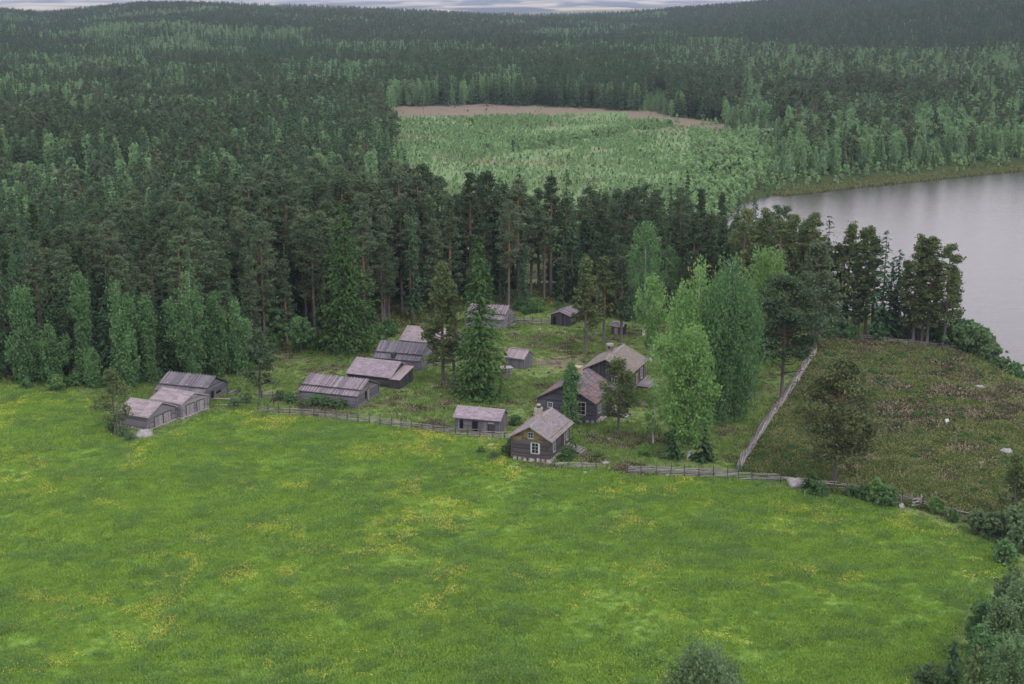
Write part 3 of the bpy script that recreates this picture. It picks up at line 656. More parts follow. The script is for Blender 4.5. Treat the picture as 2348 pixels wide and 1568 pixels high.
def lean(b, wall, u, out, zt, w, name, label, mat='white_pole'):
    o, a, n = b.frame_of(wall, u); p0 = b.root.matrix_basis @ (o+n*out); p1 = b.root.matrix_basis @ (o+a*.1+n*.06+Vector((0,0,zt))); p0.z = zat(p0.x, p0.y)-.05
    m = MB(); m.tube([p0-p0, (p1-p0)], [w, w*.7], 6, .6); t = m.build(name, M[mat], None); t.location = p0; tag(t, label, 'pole')
lean(b, 'near', b.wl+.1, .55, 1.55, .05, 'wooden_pole', 'pale pole leaning on the near corner of the dark sided barn')
lean(b, 'near', -b.wl+.5, .5, 1.2, .05, 'wooden_pole', 'pale pole leaning on the left end of the dark sided barn')
b = Bld('log_barn', PR['D'], 'long log barn with ribbed board roof held by a weight log, bushes at its front', 'barn'); upd()
b.log_walls(M['wall_grey'], seed=14); b.board_roof(M['roof_board'], seed=8); b.door('right', .1, .3, .85, 1.7, n=4); b.door('right', -.75, .7, .35, 1.2, open_=True, trim=False); roof_stones(b, (-4.3, -2.2, 1.0, 3.9), lab='long barn behind the bushes')
b = Bld('log_barn', PR['E'], 'dark log barn with smooth lilac shingle roof and a boarded lean-to on its end', 'barn'); upd()
b.log_walls(M['wall_dark'], seed=15); r = b.course_roof(M['roof_shingle'], .22, 9, pw=.3)
m_ = MB(); g = random.Random(3); x0, x1 = b.wl+.13, b.wl+1.75; y0, y1 = -b.ww-.15, b.ww*.35
for k in range(8):      # lean-to: boards all round and a striped roof falling to the near side
    xa = x0+(x1-x0)*k/8; m_.box(xa+.01, xa+(x1-x0)/8-.01, y0-.04, y0+.02+g.uniform(-.02, .0), 0, 1.55, g.random())
for k in range(12):
    ya = y0+(y1-y0)*k/12; yb = y0+(y1-y0)*(k+1)/12; za = 1.5+.85*k/12; zb = 1.5+.85*(k+1)/12
    m_.hexa([(x1-.04,ya+.01,0),(x1+.02,ya+.01,0),(x1+.02,yb-.01,0),(x1-.04,yb-.01,0),(x1-.04,ya+.01,za),(x1+.02,ya+.01,za),(x1+.02,yb-.01,zb),(x1-.04,yb-.01,zb)], g.random())
lt = m_.build('lean_to', M['wall_dark'], b.root); m_ = MB()
for k in range(9):
    xa = x0-.1+(x1-x0+.3)*k/9; xb = xa+(x1-x0+.3)/9-.015; m_.hexa([(xa,y0-.25,1.45),(xb,y0-.25,1.45),(xb,y1+.1,2.46),(xa,y1+.1,2.46),(xa,y0-.25,1.51+.03*(k % 2)),(xb,y0-.25,1.51+.03*(k % 2)),(xb,y1+.1,2.52+.03*(k % 2)),(xa,y1+.1,2.52+.03*(k % 2))], g.random())
m_.build('lean_to_roof', M['roof_shingle_worn'], lt)
for y in (.4, 1.3, 2.2): m_ = MB(); m_.tube([(b.wl, y, b.top(y)-.02), (b.wl+.28, y, b.top(y)-.02)], [.09, .09], 7, .9); m_.build('purlin_end', M['trim'], r)
b = Bld('log_barn', PR['F'], 'log barn with dark ribbed board roof, stones on its weight log and a black hatch', 'barn'); upd()
b.log_walls(M['wall_light'], seed=16); r = b.board_roof(M['roof_board_dark'], seed=12); roof_stones(b, (-3.6, -2.0, .5, 1.3, 2.9), lab='black hatched barn')
m_ = MB(); m_.box(-.95, -.35, -b.w*.98, -b.w*.66, b.he+.05, b.he+.95, .1); m_.build('roof_hatch', M['trim_dark'], r)
b = Bld('log_barn', PR['G'], 'pale barn with worn shingle roof heading the barn row, behind the twin pines', 'barn'); upd()
b.log_walls(M['wall_light'], seed=17); b.course_roof(M['roof_shingle_worn'], .25, 13, pw=.3); b.door('right', -.6, .3, .9, 1.3, open_=True)
b = Bld('log_barn', PR['H'], 'board roofed log barn at the forest edge, half hidden by the big spruce', 'barn'); upd()
b.log_walls(M['wall_light'], seed=18); b.board_roof(M['roof_board'], seed=14, bw=.3); b.door('right', .2, .4, .9, 1.7, n=5)
m_ = MB(); m_.box(b.wl+.15, b.wl+1.0, .2, 1.9, .18, .28, .7); m_.build('ramp', M['plank'], b.root)
b = Bld('board_shed', PR['I'], 'small board shed with striped lilac roof standing alone in the open yard', 'shed'); upd()
b.board_walls(M['wall_grey'], seed=19); b.board_roof(M['roof_shingle_worn'], seed=15, log=0, comb=False, bw=.34)
m_ = MB(); m_.beam((-b.L/2, 0, b.hr+.07), (b.L/2, 0, b.hr+.07), .22, .07, .9); m_.build('ridge_cap', M['trim'], b.root)
b = Bld('board_shed', PR['J'], 'dark board shed with pale roof by the rail fence at the forest edge', 'shed'); upd()
b.board_walls(M['wall_dark'], seed=20); b.board_roof(M['roof_board'], seed=16, log=0, comb=False, bw=.3); b.door('left', 1.15, .1, .5, 1.6, open_=True, trim=False); b.window('left', 0, 2.02, .3, .2, 1, 1, 'trim_dark', .05, False)
b = Bld('outhouse', PR['K'], 'tiny dark board outhouse under the trees, behind a young pine', 'outhouse'); upd()
b.board_walls(M['wall_dark'], seed=21); b.course_roof(M['roof_board_dark'], .3, 17); b.door('near', 0, .1, .7, 1.3)
# low shed by the fence
b = Bld('low_shed', PR['O'], 'low long shed with pinkish shingle roof just behind the rail fence', 'shed'); upd()
b.board_walls(M['wall_grey'], seed=22, bw=.16); b.course_roof(M['roof_shingle'], .24, 18, pw=.25)
b.door('near', -2.35, .1, .45, 1.55, open_=True, trim=False); b.door('near', -.35, .1, .75, 1.5, open_=True); b.door('near', 2.0, .1, .85, 1.25, mat='wall_dark', n=5); b.door('near', .95, .1, 1.1, 1.6, mat='wall_grey', n=6, trim=False, handle=False)
m_ = MB()
for k in range(7): b.slabw(m_, 'near', -1.4, 1.25, .1+k*.23, .3+k*.23, -.06, .05+.01*(k % 2), random.random())
m_.build('log_panel', M['wall_grey'], b.root)
m_ = MB(); b.slabw(m_, 'near', 2.0, .95, 1.43, 1.68, 0, .08, .8); m_.build('shutter', M['plank'], b.root)
# house L
b = Bld('board_house', PR['L'], 'board clad house with mossy roof and tall round chimney, farthest of the three houses', 'house'); upd(); HL = b
b.board_walls(M['wall_dark'], seed=23, bw=.22, base=.25); r = b.course_roof(M['roof_moss'], .24, 19, pw=.22); b.foundation(.35, 7)
ch = b.chimney(-2.3, .1, 1.15, 1.15, b.hr+1.75, round_=True, parent=r); m_ = MB(); m_.tube([(-2.3,.1,b.hr+1.75),(-2.3,.1,b.hr+1.83)], [.62,.6], 14, .8); m_.build('chimney_cap', M['stone'], ch, True)
m_ = MB(); m_.box(-2.95, -2.84, -.05, .2, b.hr+1.2, b.hr+1.5, .1); m_.build('smoke_hole', M['void'], ch)
b.door('near', -1.4, .5, 1.0, 1.9, mat='pale_wood', n=4); b.window('near', 1.55, .85, .85, 1.5, 2, 3); b.window('near', -3.7, 1.2, .7, 1.0, 2, 2); b.window('left', -1.4, 1.2, .8, 1.1, 2, 2)
for x in (-2.6, -.4, .5, 3.2, 4.0): m_ = MB(); b.slabw(m_, 'near', x, .16, .3, b.top(b.ww)-.02, 0, .07, .8); m_.build('batten', M['trim'], b.root)
s_ = steps('deck', None, (0.2, -b.ww-2.0, 0), -math.pi/2, 4.2, 2, .2, .34, 'plank', 1.85, b.root)
# house M
b = Bld('log_house', PR['M'], 'large grey log house with square tiled roof patched in red, middle of the three houses', 'house'); upd(); HM = b
b.log_walls(M['wall_house'], seed=24, base=.5, lh=.27); r = b.tile_roof(M['tile'], 21); b.foundation(.72, 9, 2.1)
ch = b.chimney(.5, .1, 1.35, 1.1, b.hr+1.35, 'plaster_moss', parent=r)
m_ = MB(); m_.box(-.2, 1.2, -.72, -.47, b.hr-.62, b.hr-.12, .8); m_.build('flashing', M['stone'], ch)
b.window('left', 2.45, 2.05, .62, .62, 2, 2, wide=.11); b.window('left', -2.25, 1.45, 1.25, 1.75, 2, 3, wide=.12); b.window('near', -2.9, 1.5, 1.1, 1.5, 2, 3)
b.door('near', 1.2, .9, 1.1, 2.0, mat='pale_wood', n=5); b.window('near', 3.3, 1.5, 1.1, 1.5, 2, 3)
s_ = steps('stone_steps', None, (1.2, -b.ww-1.9, 0), -math.pi/2, 2.4, 5, .18, .34, 'plank', 1.75, b.root)
# cabin N
b = Bld('log_cabin', PR['N'], 'log cabin with yellowed gable and mossy roof, nearest of the three houses, above the meadow', 'cabin'); upd(); HN = b
b.log_walls(M['wall_cabin'], seed=25, base=.3, lh=.2, cross=.16); r = b.course_roof(M['roof_cabin'], .22, 23, pw=.22); b.foundation(.5, 11, 1.7, 'stone_moss')
ch = b.chimney(-.6, .12, .85, .75, b.hr+1.45, 'plaster', parent=r); m_ = MB(); m_.rock((-.6,.12,b.hr+1.82), (.3,.3,.18), 3, .9); m_.build('cap_stone', M['plaster_moss'], ch, True)
m_ = MB(); m_.tube([(-.6,.12,b.hr+1.43),(-.6,.12,b.hr+1.75)], [.3,.26], 8, .1); m_.build('flue', M['trim_dark'], ch)
b.window('left', .0, 3.15, .66, .72, 2, 2, 'green_paint', .07); w1 = b.window('left', -.62, 1.15, 1.0, 1.35, 2, 3, 'green_paint', .1)
for u_, w_ in ((-.62-.56, .26), (-.62+.52, .18)): m_ = MB(); b.slabw(m_, 'left', u_, w_, 1.16, 2.48, .062, .085, .7); m_.build('shutter', M['white'], w1)
b.window('near', -2.5, 1.2, .8, 1.3, 2, 3, 'green_paint', .09); b.door('near', 1.1, .65, .95, 1.9, mat='trim_dark', n=5, trim=False); b.window('near', 2.9, 1.2, .7, 1.2, 2, 3, 'green_paint')
m_ = MB(); b.slabw(m_, 'near', 1.72, .2, .6, 2.7, 0, .08, .8); m_.build('door_post', M['pale_wood'], b.root)
s_ = steps('wooden_steps', None, (1.5, -b.ww-1.75, 0), -math.pi/2, 2.0, 4, .17, .36, 'plank', 1.6, b.root)
# ------------------------------------------------------------ rail fences
def fence(pts, label, h=1.3, step=1.75, seed=1, wob=.06, mat='pole', rails=6, slope=.33, group='rail fences of the farm', name='pole_fence', zoff=0.):
    g = random.Random(seed); W = [at(x, y) for x, y in pts]; root = empty(name, W[0]); inv = W[0].copy(); tag(root, label, 'fence', group)
    cum = [0]
    for a, b_ in zip(W, W[1:]): cum.append(cum[-1]+(b_-a).length)
    def pos(s_):
        s_ = max(0, min(cum[-1]-1e-4, s_))
        for k in range(len(W)-1):
            if s_ <= cum[k+1]: u = (s_-cum[k])/(cum[k+1]-cum[k]); p = W[k].lerp(W[k+1], u); return Vector((p.x, p.y, zat(p.x, p.y))), (W[k+1]-W[k]).normalized()
    rm = MB(); n = int(cum[-1]/step)
    for k in range(n+1):
        s0 = k*step-step*.8
        for r in range(max(2, int(rails*.6))):
            L_ = step*g.uniform(1.7, 2.5); z0 = .15+h*.85*(r+g.random()*.9)/max(2, int(rails*.6)); z0 = min(z0, h*.88)
            p, d = pos(s0+g.uniform(-.4, .4)); q, _ = pos(s0+L_); nrm = Vector((-d.y, d.x, 0))*g.uniform(-wob, wob)
            if (q-p).length < .8: continue
            zz = max(.08, z0-slope*g.uniform(.4, 1.2)); rm.tube([p+nrm+Vector((0,0,zz))-inv, q+nrm+Vector((0,0,z0))-inv], [.055, .045], 5, g.random())
    rm.build('rails', M[mat], root)
    pm = []
    for v_ in range(4):
        m = MB(); a = g.uniform(-.06, .06)
        for e in (-1, 1): m.tube([(0, e*.10, -.2), (a+e*.01, e*.09, h*.6), (a*1.5, e*.1, h*1.12+g.uniform(-.1, .25))], [.05, .042, .03], 5, g.random()*.6)
        pm.append(m.mesh('post', M['post_pale' if mat == 'white_pole' else 'post']))
    k = 0; s_ = 0.
    while s_ <= cum[-1] and k < 99:
        p, d = pos(s_); o = link('post', g.choice(pm), root, p-inv, math.atan2(d.y, d.x)+g.uniform(-.15, .15)); s_ += step*g.uniform(.92, 1.08); k += 1
    return root
fence([(592,945),(640,950),(760,960),(860,972),(960,986),(1040,996),(1168,1008)], 'long grey rail fence between the meadow and the barns', seed=1)
fence([(600,912),(645,914),(690,920)], 'short rail fence from the lone pine to the long barn', seed=2, h=.95)
fence([(1272,1070),(1320,1073),(1377,1076)], 'short low rail fence ending at the gap beside the nearest cabin', seed=3, h=.9, rails=6)
fence([(1438,1085),(1520,1089),(1600,1093),(1692,1097)], 'rail fence in front of the leaning birch, along the meadow edge', seed=4, h=1.4, rails=9)
fence([(1692,1099),(1760,1104),(1830,1112),(1900,1121),(1960,1131),(2060,1150),(2104,1160)], 'sagging rail fence between the meadow and the heath under the broad pine', seed=5, h=1.3)
fence([(2115,1163),(2160,1176),(2210,1188),(2270,1205)], 'broken rail fence at the right end of the heath beyond the gate', seed=6, h=1.2)
fence([(1693,1078),(1730,1020),(1765,965),(1801,914),(1840,855),(1868,812)], 'pale upright rail fence running away uphill along the heath', seed=7, h=1.5, step=1.0, rails=15, mat='white_pole', slope=.7, wob=.35)
fence([(1878,768),(1940,774),(2000,783),(2060,790),(2110,794),(2190,805)], 'dark rail fence along the far side of the heath under the lakeside pines', seed=8, h=1.2, rails=8)
fence([(1178,742),(1215,744),(1262,745)], 'rail fence between the half hidden barn and the dark board shed', seed=9, h=1.4, rails=8)
fence([(522,908),(540,910),(545,900)], 'little rail fence at the right corner of the rearmost left barn', seed=10, h=.9)
# gate
p = at(2110, 1162); gr = empty('gate', p, .45); tag(gr, 'pale wooden gate with a diagonal brace in the fence below the heath', 'gate'); m = MB(); m.beam((0,0,-.3),(0,0,1.6),.13,.13,.9); m.build('gate_post', M['white_pole'], gr)
m = MB()
for z in (.35, .75, 1.15): m.beam((-.1,0,z),(-1.4,0,z+.05),.05,.1,.8)
m.beam((-.1,0,1.1),(-1.35,.04,.4),.04,.09,.8); m.build('gate_leaf', M['white_pole'], gr)
# leaning white pole, log stack, loose logs, meadow sticks
def pole(vx, vy, dx, h, r, label, mat='white_pole', rz=0):
    p = at(vx, vy); m = MB(); m.tube([(0,0,-.1),(dx*.45,0,h*.5),(dx,0,h)], [r, r*.85, r*.6], 6, .6); o = m.build('wooden_pole', M[mat], None); o.location = p; tag(o, label, 'pole')
pole(1150, 1012, .45, 1.9, .06, 'bleached pole leaning against the fence in front of the low shed')
pole(1691, 1102, -.2, 1.2, .05, 'pale prop leaning at the corner where the rail fences meet')
pole(2064, 1158, .05, 1.1, .05, 'short upright stake in the bushes left of the gate'); pole(1843, 1139, .03, .8, .05, 'white stake at the meadow edge beside the fence boulder'); pole(1928, 1155, .03, .8, .05, 'white stake at the meadow edge below the broad pine'); pole(2213, 1200, .05, .9, .06, 'pale stake in the broken fence at the right')
p = at(1160, 865); m = MB(); g = random.Random(5)
for k in range(9):
    for q in range(3):
        if k % 2: m.tube([(-.55+q*.5,-.7,.1+k*.17),(-.55+q*.5,.7,.1+k*.17)], [.09,.08], 6, g.random())
        else: m.tube([(-.8,-.55+q*.5,.1+k*.17),(.8,-.55+q*.5,.1+k*.17)], [.09,.08], 6, g.random())
m.box(-1.0,1.0,-.8,.8,1.62,1.68,.9); o = m.build('timber_stack', M['plank'], None); o.location = p; o.rotation_euler = (0,0,.3); tag(o, 'stack of crossed timbers between the big spruce and the small yard shed', 'wood stack')
for k, (vx, vy, L_) in enumerate(((513,920,3.2),(516,930,3.4))):
    p = at(vx, vy); m = MB(); m.tube([(-L_/2,0,.12+.25*(1-k)),(L_/2,.1,.1+.25*(1-k))], [.11,.1], 6, .8); o = m.build('log', M['plank'], None); o.location = p; o.rotation_euler = (0,0,-.15+.05*k); tag(o, ('upper' if k == 0 else 'lower')+' of two grey logs lying right of the middle left barn', 'log')
m = MB()
for k in range(5): m.tube([(0,0,0),(math.cos(k*1.3)*1.2,math.sin(k*1.3)*.6,.25)], [.1,.03], 5, .7)
m.tube([(-1.6,0,.1),(0,0,.2),(1.9,.4,.35)], [.12,.12,.05], 6, .7); o = m.build('fallen_branch', M['bark_dead'], None); o.location = at(1884, 808); tag(o, 'bleached fallen branch at the upper end of the pale fence', 'branch')
# ------------------------------------------------------------ rocks
RK = []
for k in range(6):
    m = MB(); m.rock((0,0,.12), (1, .8+.05*k, .62), k*31+1, .4, 10); RK.append(m.mesh('rock', M['stone' if k % 2 else 'stone_moss'], True))
def rock(vx, vy, r, label, rz=0, k=0, group=None, sz=1.):
    r *= .68 if r < 3 else 1
    p = at(vx, vy); o = link('rock', RK[k % 6], None, p, rz); o.scale = (r, r*.9, r*sz); tag(o, label, 'rock', group)
rock(331, 1000, 1.9, 'large rounded pale boulder in the grass at the corner of the nearest left barn', .3, 1)
rock(1826, 1113, 1.9, 'broad grey boulder on the meadow edge left of the little bright spruce', .2, 3)
rock(2066, 1162, .8, 'grey boulder in the meadow edge just left of the gate', 1, 1)
rock(2247, 893, 1.35, 'biggest pale boulder on the heath, near the lake', 0, 3); rock(2237, 898, .6, 'small stone at the foot of the biggest heath boulder', 0, 1)
rock(2306, 1040, 1.5, 'grey boulder high at the right edge of the heath', 1, 5); rock(2322, 1046, .8, 'smaller stone touching the grey boulder at the right edge', 2, 1)
rock(2250, 1066, .95, 'pale rounded stone alone on the lower right of the heath', 2, 3); rock(2170, 983, .7, 'pink flat stone below the white board on the heath', 0, 1, sz=.5)
rock(2080, 892, .9, 'dark upper stone of the pair in the middle of the heath', .5, 4); rock(2082, 900, .8, 'pale lower stone of the pair in the middle of the heath', .5, 1); rock(2200, 895, .9, 'brownish low stone left of the biggest heath boulder', 1, 0)
rock(2335, 838, 1.2, 'rock at the water edge on the right', .4, 3); rock(2322, 829, .8, 'smaller rock at the water edge on the right', .4, 1)
rock(1390, 1062, .9, 'low flat stone in the grass in the gap between the fences', 0, 1, sz=.6); rock(1343, 1085, .7, 'grey stone in the meadow below the gap between the fences', 0, 3, sz=.7); rock(1530, 1090, .4, 'white stone at the foot of the fence by the leaning birch', 0, 1)
rock(918, 952, .55, 'white stone in the grass behind the long rail fence', 0, 1); rock(992, 865, .5, 'small white stone left of the twin pines', 0, 1); rock(943, 910, .45, 'dark low stone in the yard behind the long fence', 0, 4); rock(1010, 905, .45, 'grey stone at the foot of the bigger twin pine', 0, 3)
rock(1397, 1008, .5, 'pale stone left of the pine in front of the big house', 0, 3); rock(1378, 1011, .4, 'small grey stone, leftmost before the house pine', 0, 3); rock(1722, 905, .7, 'pale stone on the slope left of the tall crooked pine', 0, 1)
rock(1295, 762, .5, 'white stone in the grass below the dark board shed', 0, 1); rock(1237, 755, .45, 'grey stone below the rail fence at the forest edge', 0, 3); rock(1100, 935, .6, 'grey stump like stone below the big yard spruce', .3, 4); rock(1127, 1022, .9, 'reddish low stone in the weeds in front of the low shed', .3, 1, sz=.6)
rock(1250, 945, .9, 'pale mossy rock, upper of the heap left of the big log house', .3, 0); rock(1232, 952, 1.1, 'ochre mossy rock, left of the heap by the big log house', .9, 2); rock(1240, 962, .8, 'low rock at the foot of the heap by the big log house', .9, 4)
rock(1760, 308, 5.5, 'far pinkish boulder in the birches at the right end of the clearing', .2, 1, sz=.6)
g = random.Random(21)
for k in range(150):   # the loose stones of the heath and yard
    while True:
        vx, vy = g.uniform(1720, 2340), g.uniform(790, 1180); x, y = flat(vx, vy)
        if inside(np.array([x]), np.array([y]), HEATH)[0]: break
    rock(vx, vy, g.uniform(.15, .5), 'small grey stone lying in the heather of the heath', g.random()*6, g.randrange(6), 'small stones strewn over the heath')
for k in range(26):
    vx, vy = g.choice([(1250, 850), (1150, 900), (1400, 1000), (750, 850), (1300, 780)]); rock(vx+g.uniform(-90, 90), vy+g.uniform(-35, 35), g.uniform(.15, .3), 'small stone in the short turf of the farmyard', g.random()*6, g.randrange(6), 'small stones in the farmyard turf')
m = MB(); m.box(-.28,.28,-.04,.04,.1,.95,.8); m.box(-.3,.3,-.2,.3,.0,.09,.2); o = m.build('white_board', M['white'], None); o.location = at(2173, 975); o.rotation_euler = (-.5,0,.3); tag(o, 'small white board propped up in the middle of the heath', 'board')
for k, (vx, vy, r) in enumerate([(1451,1012,.8),(1578,1002,.9),(1500,1012,.5)]):
    m = MB(); m.rock((0,0,0), (r,r*.8,r*.4), k, .4); o = m.build('soil_mound', M['rust'], None, True); o.location = at(vx, vy); tag(o, ['reddish soil mound at the foot of the house pine','brown soil mound behind the leaning birch','small brown mound beside the thin birch'][k], 'mound')
# tree stumps / tussocks in the yard
SM = []
for k in range(3):
    m = MB(); m.tube([(0,0,-.1),(0,0,.3),(.03,0,.45)], [.42,.3,.26], 9, .2); m.rock((.35,.1,.05), (.35,.3,.18), k, .1); SM.append(m.mesh('tree_stump', M['bark_spruce']))
for k in range(46):
    vx, vy = g.uniform(1180, 1480), g.uniform(765, 930)
    if (vx > 1280 and vy > 800): continue
    o = link('tree_stump', SM[k % 3], None, at(vx, vy), g.random()*6); sc = g.uniform(.5, 1.2); o.scale = (sc, sc, sc*.8); tag(o, 'low dark stump in the grazed turf of the farmyard', 'stump', 'dark stumps in the farmyard turf')
# ------------------------------------------------------------ single trees
G = 'conspicuous'
own('spruce', 1100, 908, 535, 135, 'big bushy spruce standing alone in the middle of the farmyard', g_spruce, n=46, nb=17, ns=14, size=.46, mat='spruce_yard', base=.03, shape=.72, ragged=.14)
own('spruce', 795, 806, 452, 165, 'biggest spruce at the forest edge, broad and dark, left of the barn row', g_spruce, n=46, nb=18, ns=15, size=.46, mat='spruce_yard', base=.03, shape=.75, ragged=.14)
own('pine', 1016, 876, 606, 92, 'bigger of the twin pines in front of the pale barn', g_pine, c0=.2, nbr=60, mat='pine_young', shape='cone', pads=5, per=26, dead=3)
own('pine', 1041, 883, 648, 56, 'thinner of the twin pines in front of the pale barn', g_pine, c0=.25, nbr=36, mat='pine_young', shape='cone', pads=3, per=18)
own('pine', 266, 998, 849, 84, 'small ragged pine at the left end of the left barns', g_pine, c0=.25, nbr=26, mat='pine_young', shape='mid', pads=3, per=22, size=.24)
own('pine', 596, 914, 756, 84, 'round topped pine between the left barns and the long barn', g_pine, c0=.22, nbr=34, mat='pine', shape='mid', pads=3, per=24, size=.26)
own('rowan', 690, 813, 728, 62, 'small spreading leafy tree left of the biggest forest edge spruce', g_birch, c0=.35, n=60, mat='birch_dark', droop=.1, weep=0, bark='bark_spruce', name='rowan_tree')
own('rowan', 627, 796, 708, 62, 'small round leafy tree at the forest edge beside the spreading one', g_birch, c0=.12, n=60, mat='birch_dark', droop=.1, weep=0, bark='bark_spruce', name='rowan_tree')
own('pine', 1343, 812, 596, 74, 'young pine in front of the dark board shed, leftmost of the three in the yard', g_pine, c0=.28, nbr=44, mat='pine_young', shape='cone', pads=4, per=18)
own('pine', 1383, 790, 586, 56, 'slim young pine, middle one of the three in the yard', g_pine, c0=.3, nbr=40, mat='pine_young', shape='cone', pads=3, per=18)
own('pine', 1423, 786, 592, 60, 'young pine before the outhouse, rightmost of the three in the yard', g_pine, c0=.3, nbr=40, mat='pine', shape='cone', pads=3, per=18)
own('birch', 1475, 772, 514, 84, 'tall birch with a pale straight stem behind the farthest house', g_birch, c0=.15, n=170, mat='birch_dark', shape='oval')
own('birch', 1492, 832, 636, 74, 'light green birch with a white foot right behind the farthest house', g_birch, c0=.2, n=120, mat='birch', shape='column', weep=.5)
own('birch', 1307, 975, 833, 54, 'slender bushy birch in front of the tiled house gable', g_birch, c0=.03, n=120, mat='birch_dark', droop=.2, weep=.3, shape='column', size=.22)
own('pine', 1416, 1002, 826, 92, 'bushy young pine in front of the steps of the tiled house', g_pine, c0=.3, nbr=46, mat='pine_young', shape='mid', pads=4, per=24, size=.22)
own('birch', 1498, 1018, 900, 42, 'thin sparse birch sapling between the house pine and the leaning birch', g_birch, c0=.2, n=34, per=14, mat='birch', weep=.4)
own('birch', 1578, 1054, 748, 128, 'bright birch with a thick white leaning foot behind the meadow fence', g_birch, c0=.16, n=330, per=26, mat='birch', lobes=5, weep=.5, size=.25)
own('spruce', 1545, 1052, 985, 52, 'low dark spruce left of the white foot of the leaning birch', g_spruce, n=14, nb=8, ns=7, size=.5, mat='spruce')
own('spruce', 1612, 1056, 980, 54, 'low dark spruce right of the white foot of the leaning birch', g_spruce, n=14, nb=8, ns=7, size=.5, mat='spruce')
own('spruce', 1311, 1040, 988, 26, 'tiny spruce beside the steps of the nearest cabin', g_spruce, n=9, nb=7, ns=6, size=.3, mat='spruce_yard')
own('spruce', 948, 762, 722, 22, 'tiny bright spruce at the forest edge above the pale barn', g_spruce, n=9, nb=7, ns=6, size=.35, mat='spruce_yard')
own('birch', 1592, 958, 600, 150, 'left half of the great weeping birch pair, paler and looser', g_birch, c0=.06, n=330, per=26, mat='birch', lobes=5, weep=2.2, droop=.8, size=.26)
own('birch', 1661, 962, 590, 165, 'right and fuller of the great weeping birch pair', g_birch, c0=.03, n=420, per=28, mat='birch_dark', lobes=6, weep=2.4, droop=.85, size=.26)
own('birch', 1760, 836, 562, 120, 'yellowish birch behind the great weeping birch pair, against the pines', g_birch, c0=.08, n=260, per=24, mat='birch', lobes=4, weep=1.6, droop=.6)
own('birch', 1708, 900, 680, 60, 'pale birch squeezed between the weeping pair and the crooked pine', g_birch, c0=.1, n=120, per=22, mat='birch', weep=1.2)
own('pine', 1791, 916, 634, 172, 'tall crooked pine with dead lower branches at the top of the pale fence', g_pine, c0=.36, nbr=70, mat='pine', shape='round', pads=6, per=34, size=.28, dead=12)
own('pine', 1867, 812, 555, 118, 'dark pine at the head of the pale fence', g_pine, c0=.28, nbr=64, mat='pine', shape='cone', pads=5, per=30, size=.28, dead=4)
own('pine', 1912, 1108, 826, 200, 'broad round pine rising from the fence at the lower left of the heath', g_pine, c0=.22, nbr=84, mat='pine_heath', shape='dome', pads=6, per=32, size=.23, flat_=.4)
own('pine', 2322, 1190, 1048, 84, 'young tree at the right edge of the heath', g_pine, c0=.15, nbr=34, mat='pine_young', shape='cone', pads=3, per=24, size=.22)
own('spruce', 1857, 1130, 1070, 44, 'small bright spruce beside the fence boulder', g_spruce, n=14, nb=8, ns=7, size=.4, mat='spruce_yard')
# lakeside row at the head of the heath
g = random.Random(5)
for k, (vx, vy, vt, wp, kd, lab) in enumerate([(1811,750,491,58,0,'lakeside pine, first left of the open water'),(1856,756,487,62,0,'broad topped lakeside pine left of the pointed spruce'),(1888,764,493,52,1,'pointed spruce among the lakeside pines'),
    (1938,765,511,62,0,'lakeside pine right of the pointed spruce'),(1965,768,523,40,0,'thin lakeside pine with bare stem'),(1982,770,520,58,0,'lakeside pine with a leaning feathery top'),(2018,778,524,48,1,'slim gappy spruce between the lakeside pines'),
    (2050,772,571,36,1,'short slim spruce in the gap of the lakeside row'),(2092,790,541,72,0,'thick crowned lakeside pine, left one of the close pair'),(2112,792,552,60,0,'lakeside pine behind the close pair'),(2124,795,544,62,0,'lakeside pine, right one of the close pair'),(2162,799,560,72,0,'outermost lakeside pine with long branches over the water'),
    (1835,748,520,60,0,'dark pine tucked behind the first lakeside pines'),(1912,756,560,60,0,'low pine behind the pointed spruce'),(1780,748,505,70,0,'lakeside pine left of the first one'),(1745,740,480,76,0,'lakeside pine with a spruce like tip above the far bay'),(1700,742,478,80,0,'broad pine at the left end of the lakeside row')]):
    if kd == 0: own('pine', vx, vy, vt, wp, lab, g_pine, c0=.28 if k % 2 else .2, nbr=60, mat='pine_young', shape='dome' if k % 3 else 'cone', pads=5, per=18, size=.24, flat_=.3)
    else: own('spruce', vx, vy, vt, wp*1.2, lab, g_spruce, n=30, nb=8, ns=8, mat='spruce', base=.12, ragged=.45, shape=.5)
for k, (vx, vt) in enumerate([(1925,540),(1952,560),(1996,548),(2035,590),(2070,600),(2104,575),(2140,600),(2175,610),(1885,560),(1860,530)]):
    own('pine' if k % 3 else 'spruce', vx, 758+(vx-1860)*.11, vt, 52, 'slender shaded conifer filling the back of the lakeside row', g_pine if k % 3 else g_spruce, **(dict(c0=.12, nbr=46, mat='pine', shape='cone', pads=4, per=16, size=.26) if k % 3 else dict(n=26, nb=8, ns=8)))['group'] = 'shaded conifers at the back of the lakeside row'
